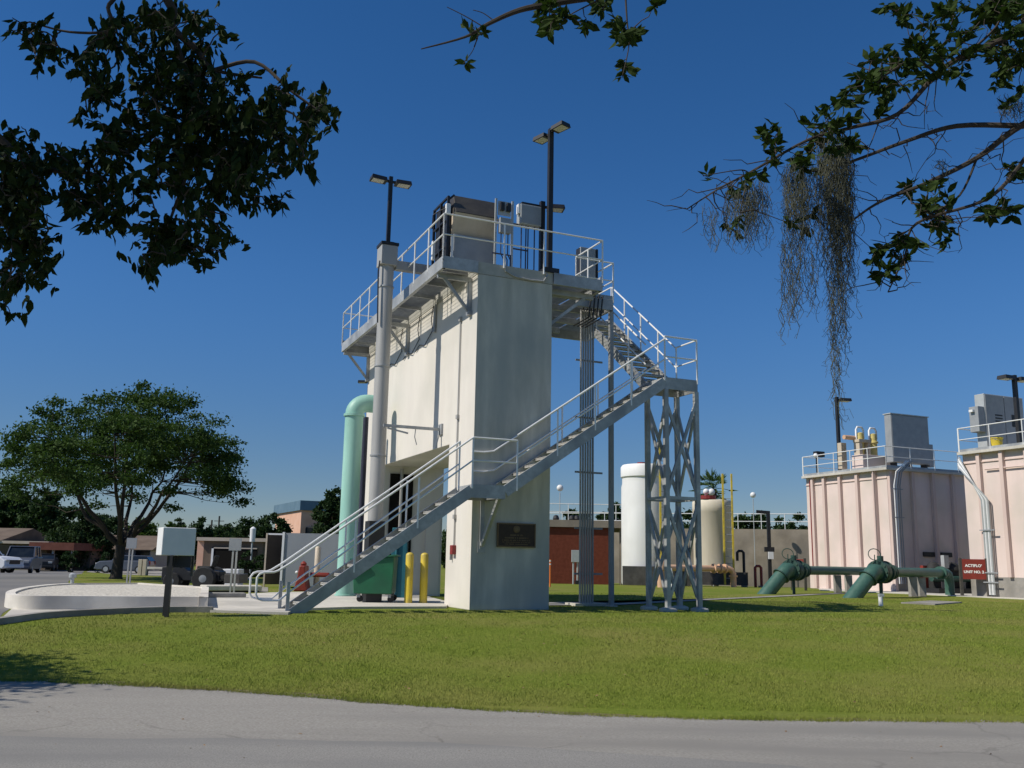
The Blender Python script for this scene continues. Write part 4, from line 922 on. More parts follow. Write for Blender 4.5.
# ------------------------------------------------------------------ left: signs, machines, sheds, houses, cars
q = gp(165.5, 617.5); bx = thing('utility_box', 'pale grey boxed cabinet on two dark timber posts at the edge of the near lawn', 'utility box', tuple(q), bframe=False)
X, Y = q.x, q.y; z0, z1 = 1.10, 1.62
XL, XR = at(163, 541, Y).x, at(192, 541, Y).x; XB = at(157, 541, Y+.35).x
MB().add([(XL, Y-.04, z0), (XR, Y+.20, z0), (XB+XR-XL, Y+.56, z0), (XB, Y+.35, z0), (XL, Y-.04, z1), (XR, Y+.20, z1), (XB+XR-XL, Y+.56, z1), (XB, Y+.35, z1)], [(0, 3, 2, 1), (4, 5, 6, 7), (0, 1, 5, 4), (1, 2, 6, 5), (2, 3, 7, 6), (3, 0, 4, 7)]).build('cabinet', M['white'], bx, bevel=.012)
MB().box(XL+.06, XR-.06, Y+.2, Y+.36, .88, 1.095).build('under_panel', M['black'], bx)
MB().bar((X, Y+.05, -.1), (X, Y+.05, 1.095), .07, .07).build('post', M['black'], bx)
MB().bar((X-.14, Y+.34, -.1), (X-.14, Y+.34, 1.095), .07, .07).build('post', M['black'], bx)
MB().bar((XR-.06, Y+.32, .72), (XR-.06, Y+.32, 1.095), .045, .045).build('stub_post', M['brown'], bx)

def plate_sign(px, pyt, pyb, pybase, wpx, Y, label, group):
    a = at(px, pyt, Y); b = at(px, pyb, Y); w = wpx/F*Y/2; zg = gz(Y)
    t = thing('road_sign', label, 'sign', (a.x, Y, zg), bframe=False, group=group)
    MB().box(a.x-w, a.x+w, Y-.04, Y-.015, b.z, a.z).build('plate', M['cabgrey'], t)
    for dx in (-w*.3, w*.3): MB().bar((a.x+dx, Y, zg), (a.x+dx, Y, a.z-.1), .05, .05).build('post', M['duct'], t)
plate_sign(236, 538.5, 550.5, 590, 12, 29.5, 'grey sign plate seen from behind on twin posts beside the small white unit', 'sign plates seen from behind')
plate_sign(132.5, 538, 548.5, 584, 10, 36.0, 'grey sign plate on thin posts right of the big tree trunk', 'sign plates seen from behind')
q = gp(71, 593); gt = thing('pipe_marker', 'short white capped post behind the left end of the gravel planter', 'post', tuple(q), bframe=False)
MB().lathe(q, [(.05, 0), (.05, .42), (.10, .43), (.10, .52), (.05, .56)], 12).build('post', M['cablight'], gt, smooth=True)
q = gp(229, 588); ac = thing('condenser', 'small white boxy outdoor unit on a concrete pad behind the plaza', 'air conditioner', tuple(q), bframe=False)
MB().box(q.x-.32, q.x+.3, q.y, q.y+.7, .1, .66).build('casing', M['white'], ac, bevel=.02)
for k in range(2): MB().box(q.x-.18, q.x+.05, q.y-.01, q.y-.001, .3+k*.16, .36+k*.16).build('grille', M['black'], ac)
MB().box(q.x-.4, q.x+.4, q.y-.1, q.y+.8, -.05, .1).build('pad', M['concrete'], ac)
q = gp(233, 593.5)
for (pa, pb, py, w_, h_, lab) in ((206, 262, 592.5, .9, .16, 'long precast concrete slab behind the stair foot'), (194, 246, 599.5, .35, .12, 'rounded grey concrete wheel stop lying on the pale plaza')):
    a, b = gp(pa, py), gp(pb, py); t = thing('concrete_slab', lab, 'slab', (a.x, a.y, 0), bframe=False)
    d = (b-a).normalized(); n_ = Vector((-d.y, d.x, 0))
    MB().bar(a+n_*w_/2+Vector((0, 0, .05+h_/2)), b+n_*w_/2+Vector((0, 0, .05+h_/2)), w_, h_).build('block', M['concrete'] if w_ > .5 else M['old_concrete'], t, bevel=.03)
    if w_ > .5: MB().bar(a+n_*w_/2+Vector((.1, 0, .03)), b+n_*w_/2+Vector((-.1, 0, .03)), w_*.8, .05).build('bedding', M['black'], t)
# tractor with attachment
q = gp(186, 590.5); tr = thing('tractor', 'small black utility tractor with fat tyres parked behind the gravel planter', 'tractor', tuple(q), bframe=False)
X, Y = q.x, q.y
def wheel(par, x, y, r, w_, m='rubber'):
    wz = ORG[par.name][2]
    o = MB().lathe((x, y, wz+r), [(r*.55, 0), (r*.92, .0), (r, w_*.2), (r, w_*.8), (r*.92, w_), (r*.55, w_)], 22, axis=(0, 1, 0)).build('wheel', M['rubber'], par, smooth=True)
    MB().lathe((x, y-.012, wz+r), [(.02, 0), (r*.5, .02), (r*.55, .03), (r*.55, w_)], 18, axis=(0, 1, 0)).build('rim', M[m], o, smooth=True)
wheel(tr, X+.5, Y, .38, .28, 'cabgrey'); wheel(tr, X+.5, Y+1.1, .38, .28, 'cabgrey'); wheel(tr, X-.55, Y+.1, .28, .2, 'cabgrey'); wheel(tr, X-.55, Y+1.0, .28, .2, 'cabgrey')
MB().prism([(-.95, .3), (.95, .3), (.95, .62), (.4, .68), (.2, .55), (-.1, .62), (-.3, .8), (-.95, .74)], Y+.3, Y+1.0, 'y').build('body', M['black'], tr, bevel=.03, xf=Matrix.Translation((X, 0, 0)))
MB().box(X+.15, X+.6, Y+.42, Y+.88, .66, .78).build('seat', M['rubber'], tr, bevel=.03)
MB().bar((X+.62, Y+.65, .75), (X+.72, Y+.65, 1.12), .4, .06).build('backrest', M['rubber'], tr, bevel=.02)
MB().tube([(X-.1, Y+.65, .6), (X+.02, Y+.65, .95)], .03, 6).build('steering_column', M['black'], tr)
MB().box(X-.35, X-.3, Y+.3, Y+1.0, .7, 1.05).build('guard', M['black'], tr)
MB().bar((X+.9, Y+.4, .4), (X+1.5, Y+.2, .5), .1, .12).build('drawbar', M['black'], tr)
MB().box(X+1.2, X+1.7, Y+.0, Y+1.0, .25, .55).build('implement', M['brown'], tr, bevel=.02)

# shipping container with its door open
Cn = thing('shipping_container', 'long grey steel container with its door swung open on the left end', 'container', (-8.3, 35, 0), bframe=False)
xl, xr = at(282, 560, 35).x, at(380, 560, 35).x
cbm = MB().box(xl, xr, 35, 37.4, .08, 2.0)
cbm.build('body', M['cont'], Cn)
MB().box(xl-.03, xl+.05, 34.96, 35.04, 0, 2.03).build('corner_post', M['white'], Cn)
MB().box(xl-.01, xl-.004, 35.1, 37.3, .15, 1.93).build('doorway', M['darkhole'], Cn)
dr_ = MB().add([(xl-.82, 35.9, .1), (xl-.78, 35.85, .1), (xl-.02, 36.4, .1), (xl-.04, 36.45, .1), (xl-.82, 35.9, 1.95), (xl-.78, 35.85, 1.95), (xl-.02, 36.4, 1.95), (xl-.04, 36.45, 1.95)], [(0, 3, 2, 1), (4, 5, 6, 7), (0, 1, 5, 4), (1, 2, 6, 5), (2, 3, 7, 6), (3, 0, 4, 7)])
dr_.build('door', M['housebrown'], Cn)
MB().box(xl-.86, xl-.80, 35.82, 35.9, .0, 2.0).build('door_edge', M['beige'], Cn)
MB().box(xl-.86, xl, 35.84, 35.9, 1.94, 2.0).build('lintel', M['white'], Cn)
q = gp(317.5, 590); cp = thing('guard_post', 'tall cream concrete-filled post in front of the grey container', 'bollard', (q.x, 32.5, 0), bframe=False)
xx = at(317.5, 560, 32.5).x; ORG[cp.name] = (xx, 32.5, 0); cp.location = (xx, 32.5, 0)
MB().lathe((xx, 32.5, 0), [(.10, 0), (.10, 1.45), (.06, 1.5), (.001, 1.5)], 16).build('post', M['beige'], cp, smooth=True)
hy = thing('fire_hydrant', 'dark red hydrant assembly beside the cream guard post', 'hydrant', (xx-.4, 32.2, 0), bframe=False)
MB().prism([(-.24, 0), (.24, 0), (.14, .5), (.12, .85), (-.08, .85), (-.13, .5)], 31.9, 32.5, 'y').build('cover', M['signred'], hy, bevel=.04, xf=Matrix.Translation((xx-.4, 0, 0)))
MB().lathe((xx-.4, 32.2, .85), [(.09, 0), (.11, .06), (.06, .12), (.001, .15)], 14).build('cap', M['signred'], hy, smooth=True)
MB().tube([(xx-.15, 32.2, .55), (xx+.45, 32.2, .55), (xx+.55, 32.2, .4)], .08, 10).build('outlet', M['signred'], hy, smooth=True)
MB().ball((xx-.56, 31.95, .62), .055).build('cap', M['white'], hy, smooth=True)

# office building with blue-grey fascia
Ob = thing('office_building', 'peach two-storey building with blue-grey roof edge behind the container', 'building', (*at(305, 560, 92)[:2], -.45), bframe=False)
xa, xb, xc = at(268, 560, 100).x, at(298.5, 560, 92).x, at(345, 560, 95).x
zt = at(298.5, 504, 92).z
def quadwall(p, q, z0, z1, th=.3):
    return MB().bar((p[0], p[1], (z0+z1)/2), (q[0], q[1], (z0+z1)/2), th, z1-z0)
A_, B_, C_ = (xa, 102), (xb, 92), (xc, 94)
MB().add([(A_[0], A_[1], -.5), (B_[0], B_[1], -.5), (C_[0], C_[1], -.5), (C_[0], 110, -.5), (A_[0], 110, -.5), (A_[0], A_[1], zt-.6), (B_[0], B_[1], zt-.6), (C_[0], C_[1], zt-.6), (C_[0], 110, zt-.6), (A_[0], 110, zt-.6)],
         [(4, 3, 2, 1, 0), (5, 6, 7, 8, 9), (0, 1, 6, 5), (1, 2, 7, 6), (2, 3, 8, 7), (3, 4, 9, 8), (4, 0, 5, 9)]).build('wall', M['peach'], Ob)
rf = MB(); e = .25
P5 = [(A_[0]-e, A_[1]), (B_[0]-.1, B_[1]-e), (C_[0]+e, C_[1]-e), (C_[0]+e, 110), (A_[0]-e, 110)]
rf.add([(x, y, zt-.598) for x, y in P5]+[(x, y, zt+.35) for x, y in P5], [(4, 3, 2, 1, 0), (5, 6, 7, 8, 9)]+[(i, (i+1) % 5, 5+(i+1) % 5, 5+i) for i in range(5)])
rf.build('roof', M['tealroof'], Ob)
def win(cx, Y, z0, z1, w_):
    f_ = MB().box(cx-w_/2, cx+w_/2, Y-.06, Y+.1, z0, z1).build('window', M['brown'], Ob)
    MB().box(cx-w_/2+.1, cx+w_/2-.1, Y-.08, Y-.062, z0+.1, z1-.1).build('pane', M['glass'], f_)
wx = at(309.5, 560, 92.5).x; win(wx, 92.3, 2.0, 4.1, 1.7)
for t_, w_ in ((.35, .7), (.55, .7), (.75, .7)):
    px_ = B_[0]+(A_[0]-B_[0])*t_; py_ = B_[1]+(A_[1]-B_[1])*t_
    win(px_-.05, py_-.15, 1.2, 4.0, w_)
# low brown building
Lb = thing('low_building', 'low tan-brown building with dark garage opening and pink end wall behind the tractor', 'building', (*at(200, 570, 70)[:2], -.4), bframe=False)
xa, xb = at(203, 560, 70).x, at(262, 560, 70).x; zt = at(230, 538.5, 70).z
MB().box(xa, xb, 70, 80, -.45, zt-.2).build('wall', M['housebrown'], Lb)
MB().box(xa-.02, xa-.5, 70.01, 79, -.45, zt-.2).build('end_wall', M['peach'], Lb)
MB().box(xa-.5, xb+.3, 69.7, 80, zt-.198, zt+.05).build('roof', M['fascia'], Lb)
g0, g1 = at(213, 560, 69.9).x, at(236, 560, 69.9).x
MB().box(g0, g1+1.5, 69.9, 69.998, -.4, zt-.75).build('garage_door', M['darkhole'], Lb)
MB().box(g0-.15, g0, 69.85, 69.998, .2, zt-.65).build('door_frame', M['white'], Lb)
MB().box(g0-.15, g1+1.5, 69.85, 69.998, zt-.745, zt-.65).build('door_frame', M['fascia'], Lb)
# far houses on the left
Hb = thing('house', 'long low house with pale roof edge on the far left behind the cars', 'house', (*at(20, 566, 88)[:2], -.45), bframe=False)
xa, xb = at(-90, 560, 88).x, at(46, 560, 88).x; zt = at(20, 541, 88).z
MB().box(xa, xb, 88, 98, -.45, zt-.25).build('wall', M['housebrown'], Hb)
MB().box(xa, xb+.4, 87.3, 98, zt-.25, zt+.0).build('roof_edge', M['fascia'], Hb)
MB().prism([(87.2, zt), (93, zt+1.3), (98.4, zt)], xa-.3, xb-4, 'x').build('roof', M['housebrown'], Hb)
for px in (-20, 5, 30): 
    x = at(px, 560, 88).x; MB().box(x-.8, x+.8, 87.9, 87.998, .6, 1.8).build('window', M['glass'], Hb)
Hc = thing('carport', 'carport with reddish brown fascia board beside the long low house', 'carport', (*at(55, 566, 86)[:2], -.45), bframe=False)
xa, xb = at(29, 560, 86).x, at(74, 560, 86).x; zt = at(50, 543, 86).z
MB().box(xa, xb, 85.7, 94, zt-.62, zt+.05).build('fascia', M['roofbrown'], Hc)
MB().box(xa+.2, xb-.3, 90, 93.9, -.45, zt-.622).build('wall', M['housebrown'], Hc)
for x in (xa+.15, (xa+xb)/2, xb-.3): MB().box(x, x+.18, 85.9, 86.08, -.45, zt-.622).build('post', M['fascia'], Hc)
Hd = thing('house', 'grey house half hidden behind the big tree trunk', 'house', (*at(115, 566, 96)[:2], -.45), bframe=False)
xa, xb = at(86, 560, 96).x, at(150, 560, 96).x; zt = at(100, 549, 96).z
MB().box(xa, xb, 96, 104, -.45, zt).build('wall', M['cont'], Hd)
MB().prism([(95.3, zt+.002), (100, zt+1.5), (104.6, zt+.002)], xa-.4, xb+.4, 'x').build('roof', M['housebrown'], Hd)
MB().box(xa+2.2, xa+3.2, 95.9, 95.998, -.4, 1.5).build('door', M['glass'], Hd)
MB().box(xa+5.0, xa+6.4, 95.9, 95.998, .5, 1.5).build('window', M['glass'], Hd)

# cars: local axes, x forward, y left, origin on the ground
def suv(label, loc, rz, body, L_=4.6, H=1.75, W_=1.85, cat='car', name='parked_car'):
    t = thing(name, label, cat, loc, bframe=False, rz=rz, group='cars parked on the left'); local(t)
    h = L_/2; w = W_/2
    lo = [(-h, .35), (-h+.1, .28), (h-.15, .28), (h, .45), (h-.02, .78), (h-.35, .98), (.75, 1.06), (-h+.06, 1.08), (-h-.02, .7)]
    MB().prism(lo, -w, w, 'y').build('body', body, t, bevel=.07)
    cab = [(.85, 1.05), (.25, H-.08), (-h+.35, H-.06), (-h+.02, 1.06)]
    m = MB(); lo_, hi_ = -w+.08, w-.08; n = len(cab)
    vs = [(x, lo_+(z-1.05)*.14, z) for x, z in cab]+[(x, hi_-(z-1.05)*.14, z) for x, z in cab]
    m.add(vs, [tuple(reversed(range(n))), tuple(range(n, 2*n))]+[(i, (i+1) % n, n+(i+1) % n, n+i) for i in range(n)])
    m.build('glasshouse', M['glass'], t, bevel=.03)
    MB().box(-h+.30, .32, -w+.17, w-.17, H-.085, H-.01).build('roof', body, t, bevel=.03)
    for sy in (-1, 1):
        for xp in (-.55, -1.55): MB().bar((xp, sy*(w-.085), 1.05), (xp+.03, sy*(w-.18), H-.06), .10, .03).build('pillar', body, t)
        MB().bar((.86, sy*(w-.09), 1.05), (.28, sy*(w-.18), H-.07), .06, .08).build('pillar', body, t)
        for xw in (-h+.85, h-.9):
            wh = MB().lathe((xw, sy*(w-.11)-.11, .34), [(.2, 0), (.31, 0), (.34, .04), (.34, .18), (.31, .22), (.2, .22)], 20, axis=(0, 1, 0)).build('wheel', M['rubber'], t, smooth=True)
            MB().lathe((xw, sy*(w-.11)-.115, .34), [(.02, 0), (.19, .0), (.2, .02), (.2, .23), (.02, .23)], 16, axis=(0, 1, 0)).build('rim', M['cablight'], wh)
        MB().box(h-.14, h+.005, sy*(w-.28)-.17, sy*(w-.28)+.17, .68, .84).build('headlight', M['lens'], t, bevel=.02)
        MB().box(-h-.035, -h+.06, sy*(w-.14)-.1, sy*(w-.14)+.1, .75, 1.05).build('tail_light', M['redpaint'], t, bevel=.02)
        MB().box(.62, .8, sy*(w+.07)-.08, sy*(w+.07)+.08, 1.02, 1.16).build('mirror', body, t, bevel=.03)
    MB().box(h-.08, h+.012, -.5, .5, .56, .82).build('grille', M['black'], t)
    MB().box(h-.12, h+.06, -w+.05, w-.05, .33, .5).build('bumper', body, t, bevel=.03)
    return t
def cp_(px, Y): p = at(px, 560, Y); return (p.x, Y, gz(Y))
suv('white sport utility vehicle, leftmost of the parked cars, nose to the edge', cp_(-19, 60), R(-8), M['carwhite'], 4.7)
suv('silver sport utility vehicle facing the camera, right of the white one', cp_(22, 64), R(-72), M['silver'], 4.8, 1.8)
suv('dark car in the shade under the carport beside the silver vehicle', cp_(45, 84), R(-70), M['black'], 4.4, 1.5)
suv('pale car seen just right of the big tree trunk, far off', cp_(126, 80), R(185), M['silver'], 4.4, 1.5)
# gate posts and low slab near the far drive
for px, lab in ((141, 'left cream gate post by the far drive'), (145.5, 'right cream gate post by the far drive')):
    p = cp_(px, 60); t = thing('gate_post', lab, 'post', p, bframe=False, group='cream gate posts')
    MB().box(p[0]-.12, p[0]+.12, 59.9, 60.1, p[2], p[2]+1.0).build('post', M['beige'], t, bevel=.02)
p = cp_(157, 62); t = thing('concrete_table', 'low pale slab on short supports near the gate posts', 'slab', p, bframe=False)
MB().box(p[0]-1.0, p[0]+1.0, 61.5, 62.5, p[2]+.42, p[2]+.55).build('top', M['planter'], t)
for dx in (-.8, .7): MB().box(p[0]+dx, p[0]+dx+.15, 61.6, 62.4, p[2], p[2]+.418).build('support', M['old_concrete'], t)
for px, pt, lab in ((219.5, 516, 'taller one of two distant utility poles'), (212, 520, 'shorter one of two distant utility poles, with crossarm')):
    Y = 170; p = at(px, pt, Y); t = thing('utility_pole', lab, 'utility pole', (p.x, Y, -.45), bframe=False, group='distant utility poles')
    MB().tube([(p.x, Y, -.45), (p.x, Y, p.z)], .16, 8).build('pole', M['brown'], t)
    MB().bar((p.x-.9, Y, p.z-.9), (p.x+.9, Y, p.z-.9), .12, .12).build('crossarm', M['brown'], t)
p = cp_(251, 66); t = thing('yard_lamp', 'white lamp on a post in front of the trees left of the office building', 'lamp', p, bframe=False)
zt = at(252, 533, 66).z
MB().tube([(p[0], 66, p[2]), (p[0], 66, zt-.6)], .06, 8).build('post', M['cablight'], t)
MB().lathe((p[0], 66, zt-.6), [(.18, 0), (.2, .9), (.1, 1.0), (.001, 1.05)], 14).build('lamp_head', M['white'], t, smooth=True)
# ------------------------------------------------------------------ vegetation
def leaf_mesh(name, pos, dirs, size, m, parent=None, wide=.5, shape='quad', nrm=None):
    """pos, dirs: (n,3); size: (n,). One pointed leaf per row, folded a little along its midrib."""
    n = len(pos); d = dirs/np.linalg.norm(dirs, axis=1, keepdims=True)
    r = rng.normal(size=(n, 3)) if nrm is None else nrm+rng.normal(size=(n, 3))*.35
    s = np.cross(d, r); s /= np.linalg.norm(s, axis=1, keepdims=True)+1e-9; u = np.cross(s, d); L_ = size[:, None]
    if shape == 'quad':
        v = np.stack([pos, pos+d*L_*.5+s*L_*wide*.5, pos+d*L_, pos+d*L_*.5-s*L_*wide*.5], 1); f = np.arange(n*4).reshape(n, 4)
    else:
        b_ = -u*L_*.05; tip = -u*L_*.10
        v = np.stack([pos, pos+d*L_*.22+s*L_*wide*.38-b_, pos+d*L_*.55+s*L_*wide*.5-b_, pos+d*L_+tip, pos+d*L_*.55-s*L_*wide*.5-b_, pos+d*L_*.22-s*L_*wide*.38-b_, pos+d*L_*.5], 1)
        k = np.arange(n)*7
        f = np.concatenate([np.stack([k, k+1, k+2, k+6], 1), np.stack([k+6, k+2, k+3, k+3], 1)[:, :4], np.stack([k, k+6, k+4, k+5], 1), np.stack([k+6, k+3, k+4, k+4], 1)[:, :4]])
    v = v.reshape(-1, 3)
    if parent is not None: v = v-np.array(ORG[parent.name])
    faces = [tuple(x) if len(set(x)) == 4 else tuple(dict.fromkeys(x)) for x in f.tolist()]
    me = bpy.data.meshes.new(name); me.from_pydata(v.tolist(), [], faces); me.update(); me.materials.append(m)
    o = bpy.data.objects.new(name, me); COL.objects.link(o)
    if parent is not None: o.parent = parent; ORG[o.name] = ORG[parent.name]
    return o
def curve(a, b, bend, n=5, wob=.0):
    a, b = Vector(a), Vector(b); m_ = (a+b)/2+Vector(bend); out = []
    for i in range(n+1):
        t = i/n; p = a*(1-t)**2+m_*2*t*(1-t)+b*t*t
        if 0 < i < n and wob: p += Vector([random.gauss(0, wob) for _ in range(3)])
        out.append(p)
    return out
def tree(label, base_, H, R_, z_low, clumps, leaves, lsize, m, trunk_r, fork, nl=6, group=None, name='tree', cat='tree', flat=1.0, cr=.16, top_pow=1.0, seed=1, ry=None):
    random.seed(seed); bx_, by_, bz_ = base_; t = thing(name, label, cat, tuple(base_), bframe=False, group=group); ry = ry or R_
    cs = []
    tries = 0
    while len(cs) < clumps and tries < 20000:
        tries += 1
        a = random.uniform(0, 2*math.pi); rr = math.sqrt(random.random()); zz = random.random()
        x, y = rr*math.cos(a), rr*math.sin(a); top = math.sqrt(max(0, 1-rr**2))**top_pow
        low = .18*(1-rr)*0
        z = z_low+(H-z_low)*(low+(top-low)*zz**.62)
        if rr > .97: continue
        z += (rr**2)*-.08*(H-z_low)
        cs.append(Vector((bx_+x*R_, by_+y*ry, bz_+z)))
    # limbs
    wood = MB(); f0 = Vector((bx_, by_, bz_+fork)); lean = Vector((random.uniform(-.1, .1), 0, 0))
    wood.tube([Vector((bx_, by_, bz_-.1)), Vector((bx_, by_, bz_+.12)), Vector((bx_, by_, bz_+fork*.5))+lean*.4, f0+lean], [trunk_r*1.5, trunk_r*1.1, trunk_r*.95, trunk_r*.9], 10)
    ends = []; nodes = []
    for i in range(nl):
        a = 2*math.pi*(i+.3)/nl+random.uniform(-.3, .3); e = Vector((bx_+math.cos(a)*R_*.62, by_+math.sin(a)*ry*.62, bz_+z_low+(H-z_low)*random.uniform(.25, .5)))
        pts = curve(f0+lean+Vector((0, 0, -fork*.1*random.random())), e, (0, 0, -abs(e.z-f0.z)*.18), 7, .05*R_*.3)
        rs = [trunk_r*(.55-.42*k/7) for k in range(8)]; wood.tube(pts, rs, 7, cap=False); nodes += [(p, r) for p, r in list(zip(pts, rs))[2:]]
    e = Vector((bx_, by_, bz_+H*.8)); pts = curve(f0+lean, e, (random.uniform(-.3, .3), 0, 0), 6, .1); rs = [trunk_r*(.5-.4*k/6) for k in range(7)]; wood.tube(pts, rs, 6, cap=False); nodes += list(zip(pts, rs))[1:]
    tw_ = MB()
    for c in cs:
        p, r = min(nodes, key=lambda q: (q[0]-c).length+max(0, q[0].z-c.z)*1.5)
        pts = curve(p, c, (0, 0, -.05*(c-p).length), 4, .03*(c-p).length); tw_.tube(pts, [min(r*.6, .05*trunk_r/.25), .018*R_/5, .012*R_/5, .008*R_/5, .004*R_/5], 4, cap=False)
    wood.build('trunk', M['bark'], t, smooth=True); tw_.build('branches', M['bark'], t, smooth=True)
    C = np.array([c[:] for c in cs]); per = leaves//len(cs); idx = np.repeat(np.arange(len(cs)), per)
    cra = R_*cr*rng.uniform(.6, 1.35, size=len(cs)); g = rng.normal(size=(len(idx), 3))*.55; g[:, 2] *= .62*flat
    P = C[idx]+g*cra[idx][:, None]
    D = rng.normal(size=(len(idx), 3)); D[:, 2] -= .2
    leaf_mesh('crown', P, D, lsize*rng.uniform(.7, 1.3, size=len(idx)), m, t, wide=.6)
    return t
p = gp(118, 579)
tree('big spreading shade tree with several rising limbs and a broad domed crown, on the left', (p.x-.1, 43.4, 0), 9.1, 5.5, 3.9, 270, 54000, .145, M['leaf'], .24, 1.55, nl=7, cr=.10, flat=.75, top_pow=.95, seed=5)

GT = 'trees along the background'
def far(label, px, wpx, pyt, Y, m='leaf_far', zl=.35, n=9000, ls=.30, seed=1, cl=60, tr=.2, cr=.19, name='tree', group=GT, tp=.7):
    c = at(px, 560, Y); H = at(px, pyt, Y).z-gz(Y); R_ = wpx/F*Y/2
    tree(label, (c.x, Y, gz(Y)), H, R_, H*zl, cl, n, ls, M[m], tr, H*zl*.6, nl=4, group=group, cr=cr, seed=seed, top_pow=tp, name=name, cat='tree' if name == 'tree' else 'bush')
far('tall dark tree at the far left edge behind the long low house', 2, 70, 487, 115, zl=.04, n=26000, ls=.45, seed=2, cl=120)
far('dark rounded tree second from the left edge', 40, 46, 493, 112, zl=.04, n=20000, ls=.45, seed=3, cl=90)
far('dark tree filling the gap left of the bushy grey-green one', 22, 50, 505, 125, zl=.03, n=18000, ls=.45, seed=31, cl=90)
far('bushy grey-green tree reaching the ground left of the big tree trunk', 78, 62, 505, 92, zl=.06, n=18000, ls=.30, seed=4, cl=100)
far('lighter green tree behind the big tree trunk', 104, 40, 514, 130, 'leaf_far', zl=.05, n=8000, ls=.42, seed=6)
far('bright green leafy tree left of the pale boxed cabinet', 143, 40, 519, 105, 'leaf_bright', zl=.06, n=12000, ls=.34, seed=7)
far('rounded tree directly behind the pale boxed cabinet', 172, 34, 521, 140, 'leaf_bright', zl=.05, n=7000, ls=.42, seed=8)
far('mid green tree right of the pale boxed cabinet', 197, 30, 519, 150, zl=.05, n=7000, ls=.45, seed=9)
far('low wide tree beneath the two distant utility poles', 222, 40, 523, 155, zl=.05, n=8000, ls=.45, seed=10)
far('dull green tree left of the reddish-green one by the office', 246, 34, 519, 120, zl=.05, n=8000, ls=.38, seed=11)
far('loose reddish-green tree just left of the office building', 268, 36, 508, 84, zl=.22, n=9000, ls=.26, seed=12, cl=60)
far('tall loose tree right of the office building, behind the mint pipe', 330, 42, 483, 80, zl=.12, n=17000, ls=.26, seed=13, cl=110, cr=.15)
far('dark tree behind the railing above the brick building', 578, 40, 505, 110, zl=.1, n=11900, ls=.38, seed=14)
far('dark tree between the brick building and the white tank', 612, 32, 500, 112, zl=.1, n=10200, ls=.38, seed=15)
far('dark tree seen through the lattice tower right of the white tank', 690, 44, 511, 112, zl=.1, n=11900, ls=.38, seed=16)
far('dark rounded tree over the left part of the basin wall', 751, 42, 508, 112, zl=.1, n=15300, ls=.38, seed=17)
far('low dark tree over the right part of the basin wall', 798, 34, 514, 112, zl=.1, n=13600, ls=.38, seed=18)
far('tree peeping out at the left edge of the farther pink tank', 824, 26, 509, 118, zl=.1, n=6800, ls=.40, seed=19)
far('low scrubby tree behind the basin wall between two darker ones', 777, 26, 517, 118, zl=.1, n=6800, ls=.40, seed=20)
random.seed(40)
for k in range(16):      # the wood beyond, in single trees
    px = -150+k*30 if k < 14 else 385+k*5
    far(['distant tree at the far left of the tree line', 'distant tree left of the silver vehicle', 'distant tree over the carport'][k % 3] if False else 'hazy distant tree in the wood that closes the view on the left', px, 48, random.uniform(524, 532), 190+random.uniform(-10, 20), zl=.03, n=4500, ls=.75, seed=50+k, cl=36, group='wood closing the view on the left', cr=.2)
for k, (px, lab) in enumerate(((70, 'low dark shrub at the right end of the carport'), (108, 'low dark shrub left of the big trunk base'), (246, 'low dark shrub beneath the white yard lamp'), (262, 'low dark shrub touching the container door'))):
    far(lab, px, 16, 549 if k < 2 else 552, 80 if k < 2 else 64, zl=.02, n=2500, ls=.14, seed=80+k, cl=24, tr=.06, name='shrub', group='low shrubs near the houses')

# ball topiary seen over the utility box
far('small dark round-headed tree showing above the pale boxed cabinet', 176, 10, 515.5, 78, zl=.72, n=3000, ls=.10, seed=90, cl=30, tr=.08, tp=1.0, cr=.3)

# palm
Y = 66; pc = at(713, 497, Y); pt_ = thing('palm_tree', 'fan palm rising behind the tan tank', 'palm', (pc.x, Y, -.3), bframe=False)
top = Vector((pc.x+.05, Y, at(713, 489, Y).z))
MB().tube([(pc.x, Y, -.3), (pc.x+.1, Y, top.z*.5), top], [.26, .2, .22], 10).build('trunk', M['bark'], pt_, smooth=True)
PP, DD, SS = [], [], []; st_ = MB()
random.seed(3)
for k in range(30):
    a = random.uniform(0, 2*math.pi); el = random.uniform(-.9, 1.4); d = Vector((math.cos(a)*math.cos(el), math.sin(a)*math.cos(el), math.sin(el)))
    L_ = random.uniform(.7, 1.15); tip = top+d*L_+Vector((0, 0, -.12)); st_.tube([top, top+d*L_*.5+Vector((0, 0, .03)), tip], .02, 4, cap=False)
    sd_ = d.cross(Vector((0, 0, 1))).normalized()
    for j in range(15):
        an = (j-7)*.2; dd = d*math.cos(an)+sd_*math.sin(an); dd.z -= .10; PP.append(tip[:]); DD.append(dd[:]); SS.append(random.uniform(.6, .8)*(1-abs(an)*.15))
st_.build('stalks', M['palm'], pt_)
leaf_mesh('fronds', np.array(PP), np.array(DD), np.array(SS), M['palm'], pt_, wide=.13)

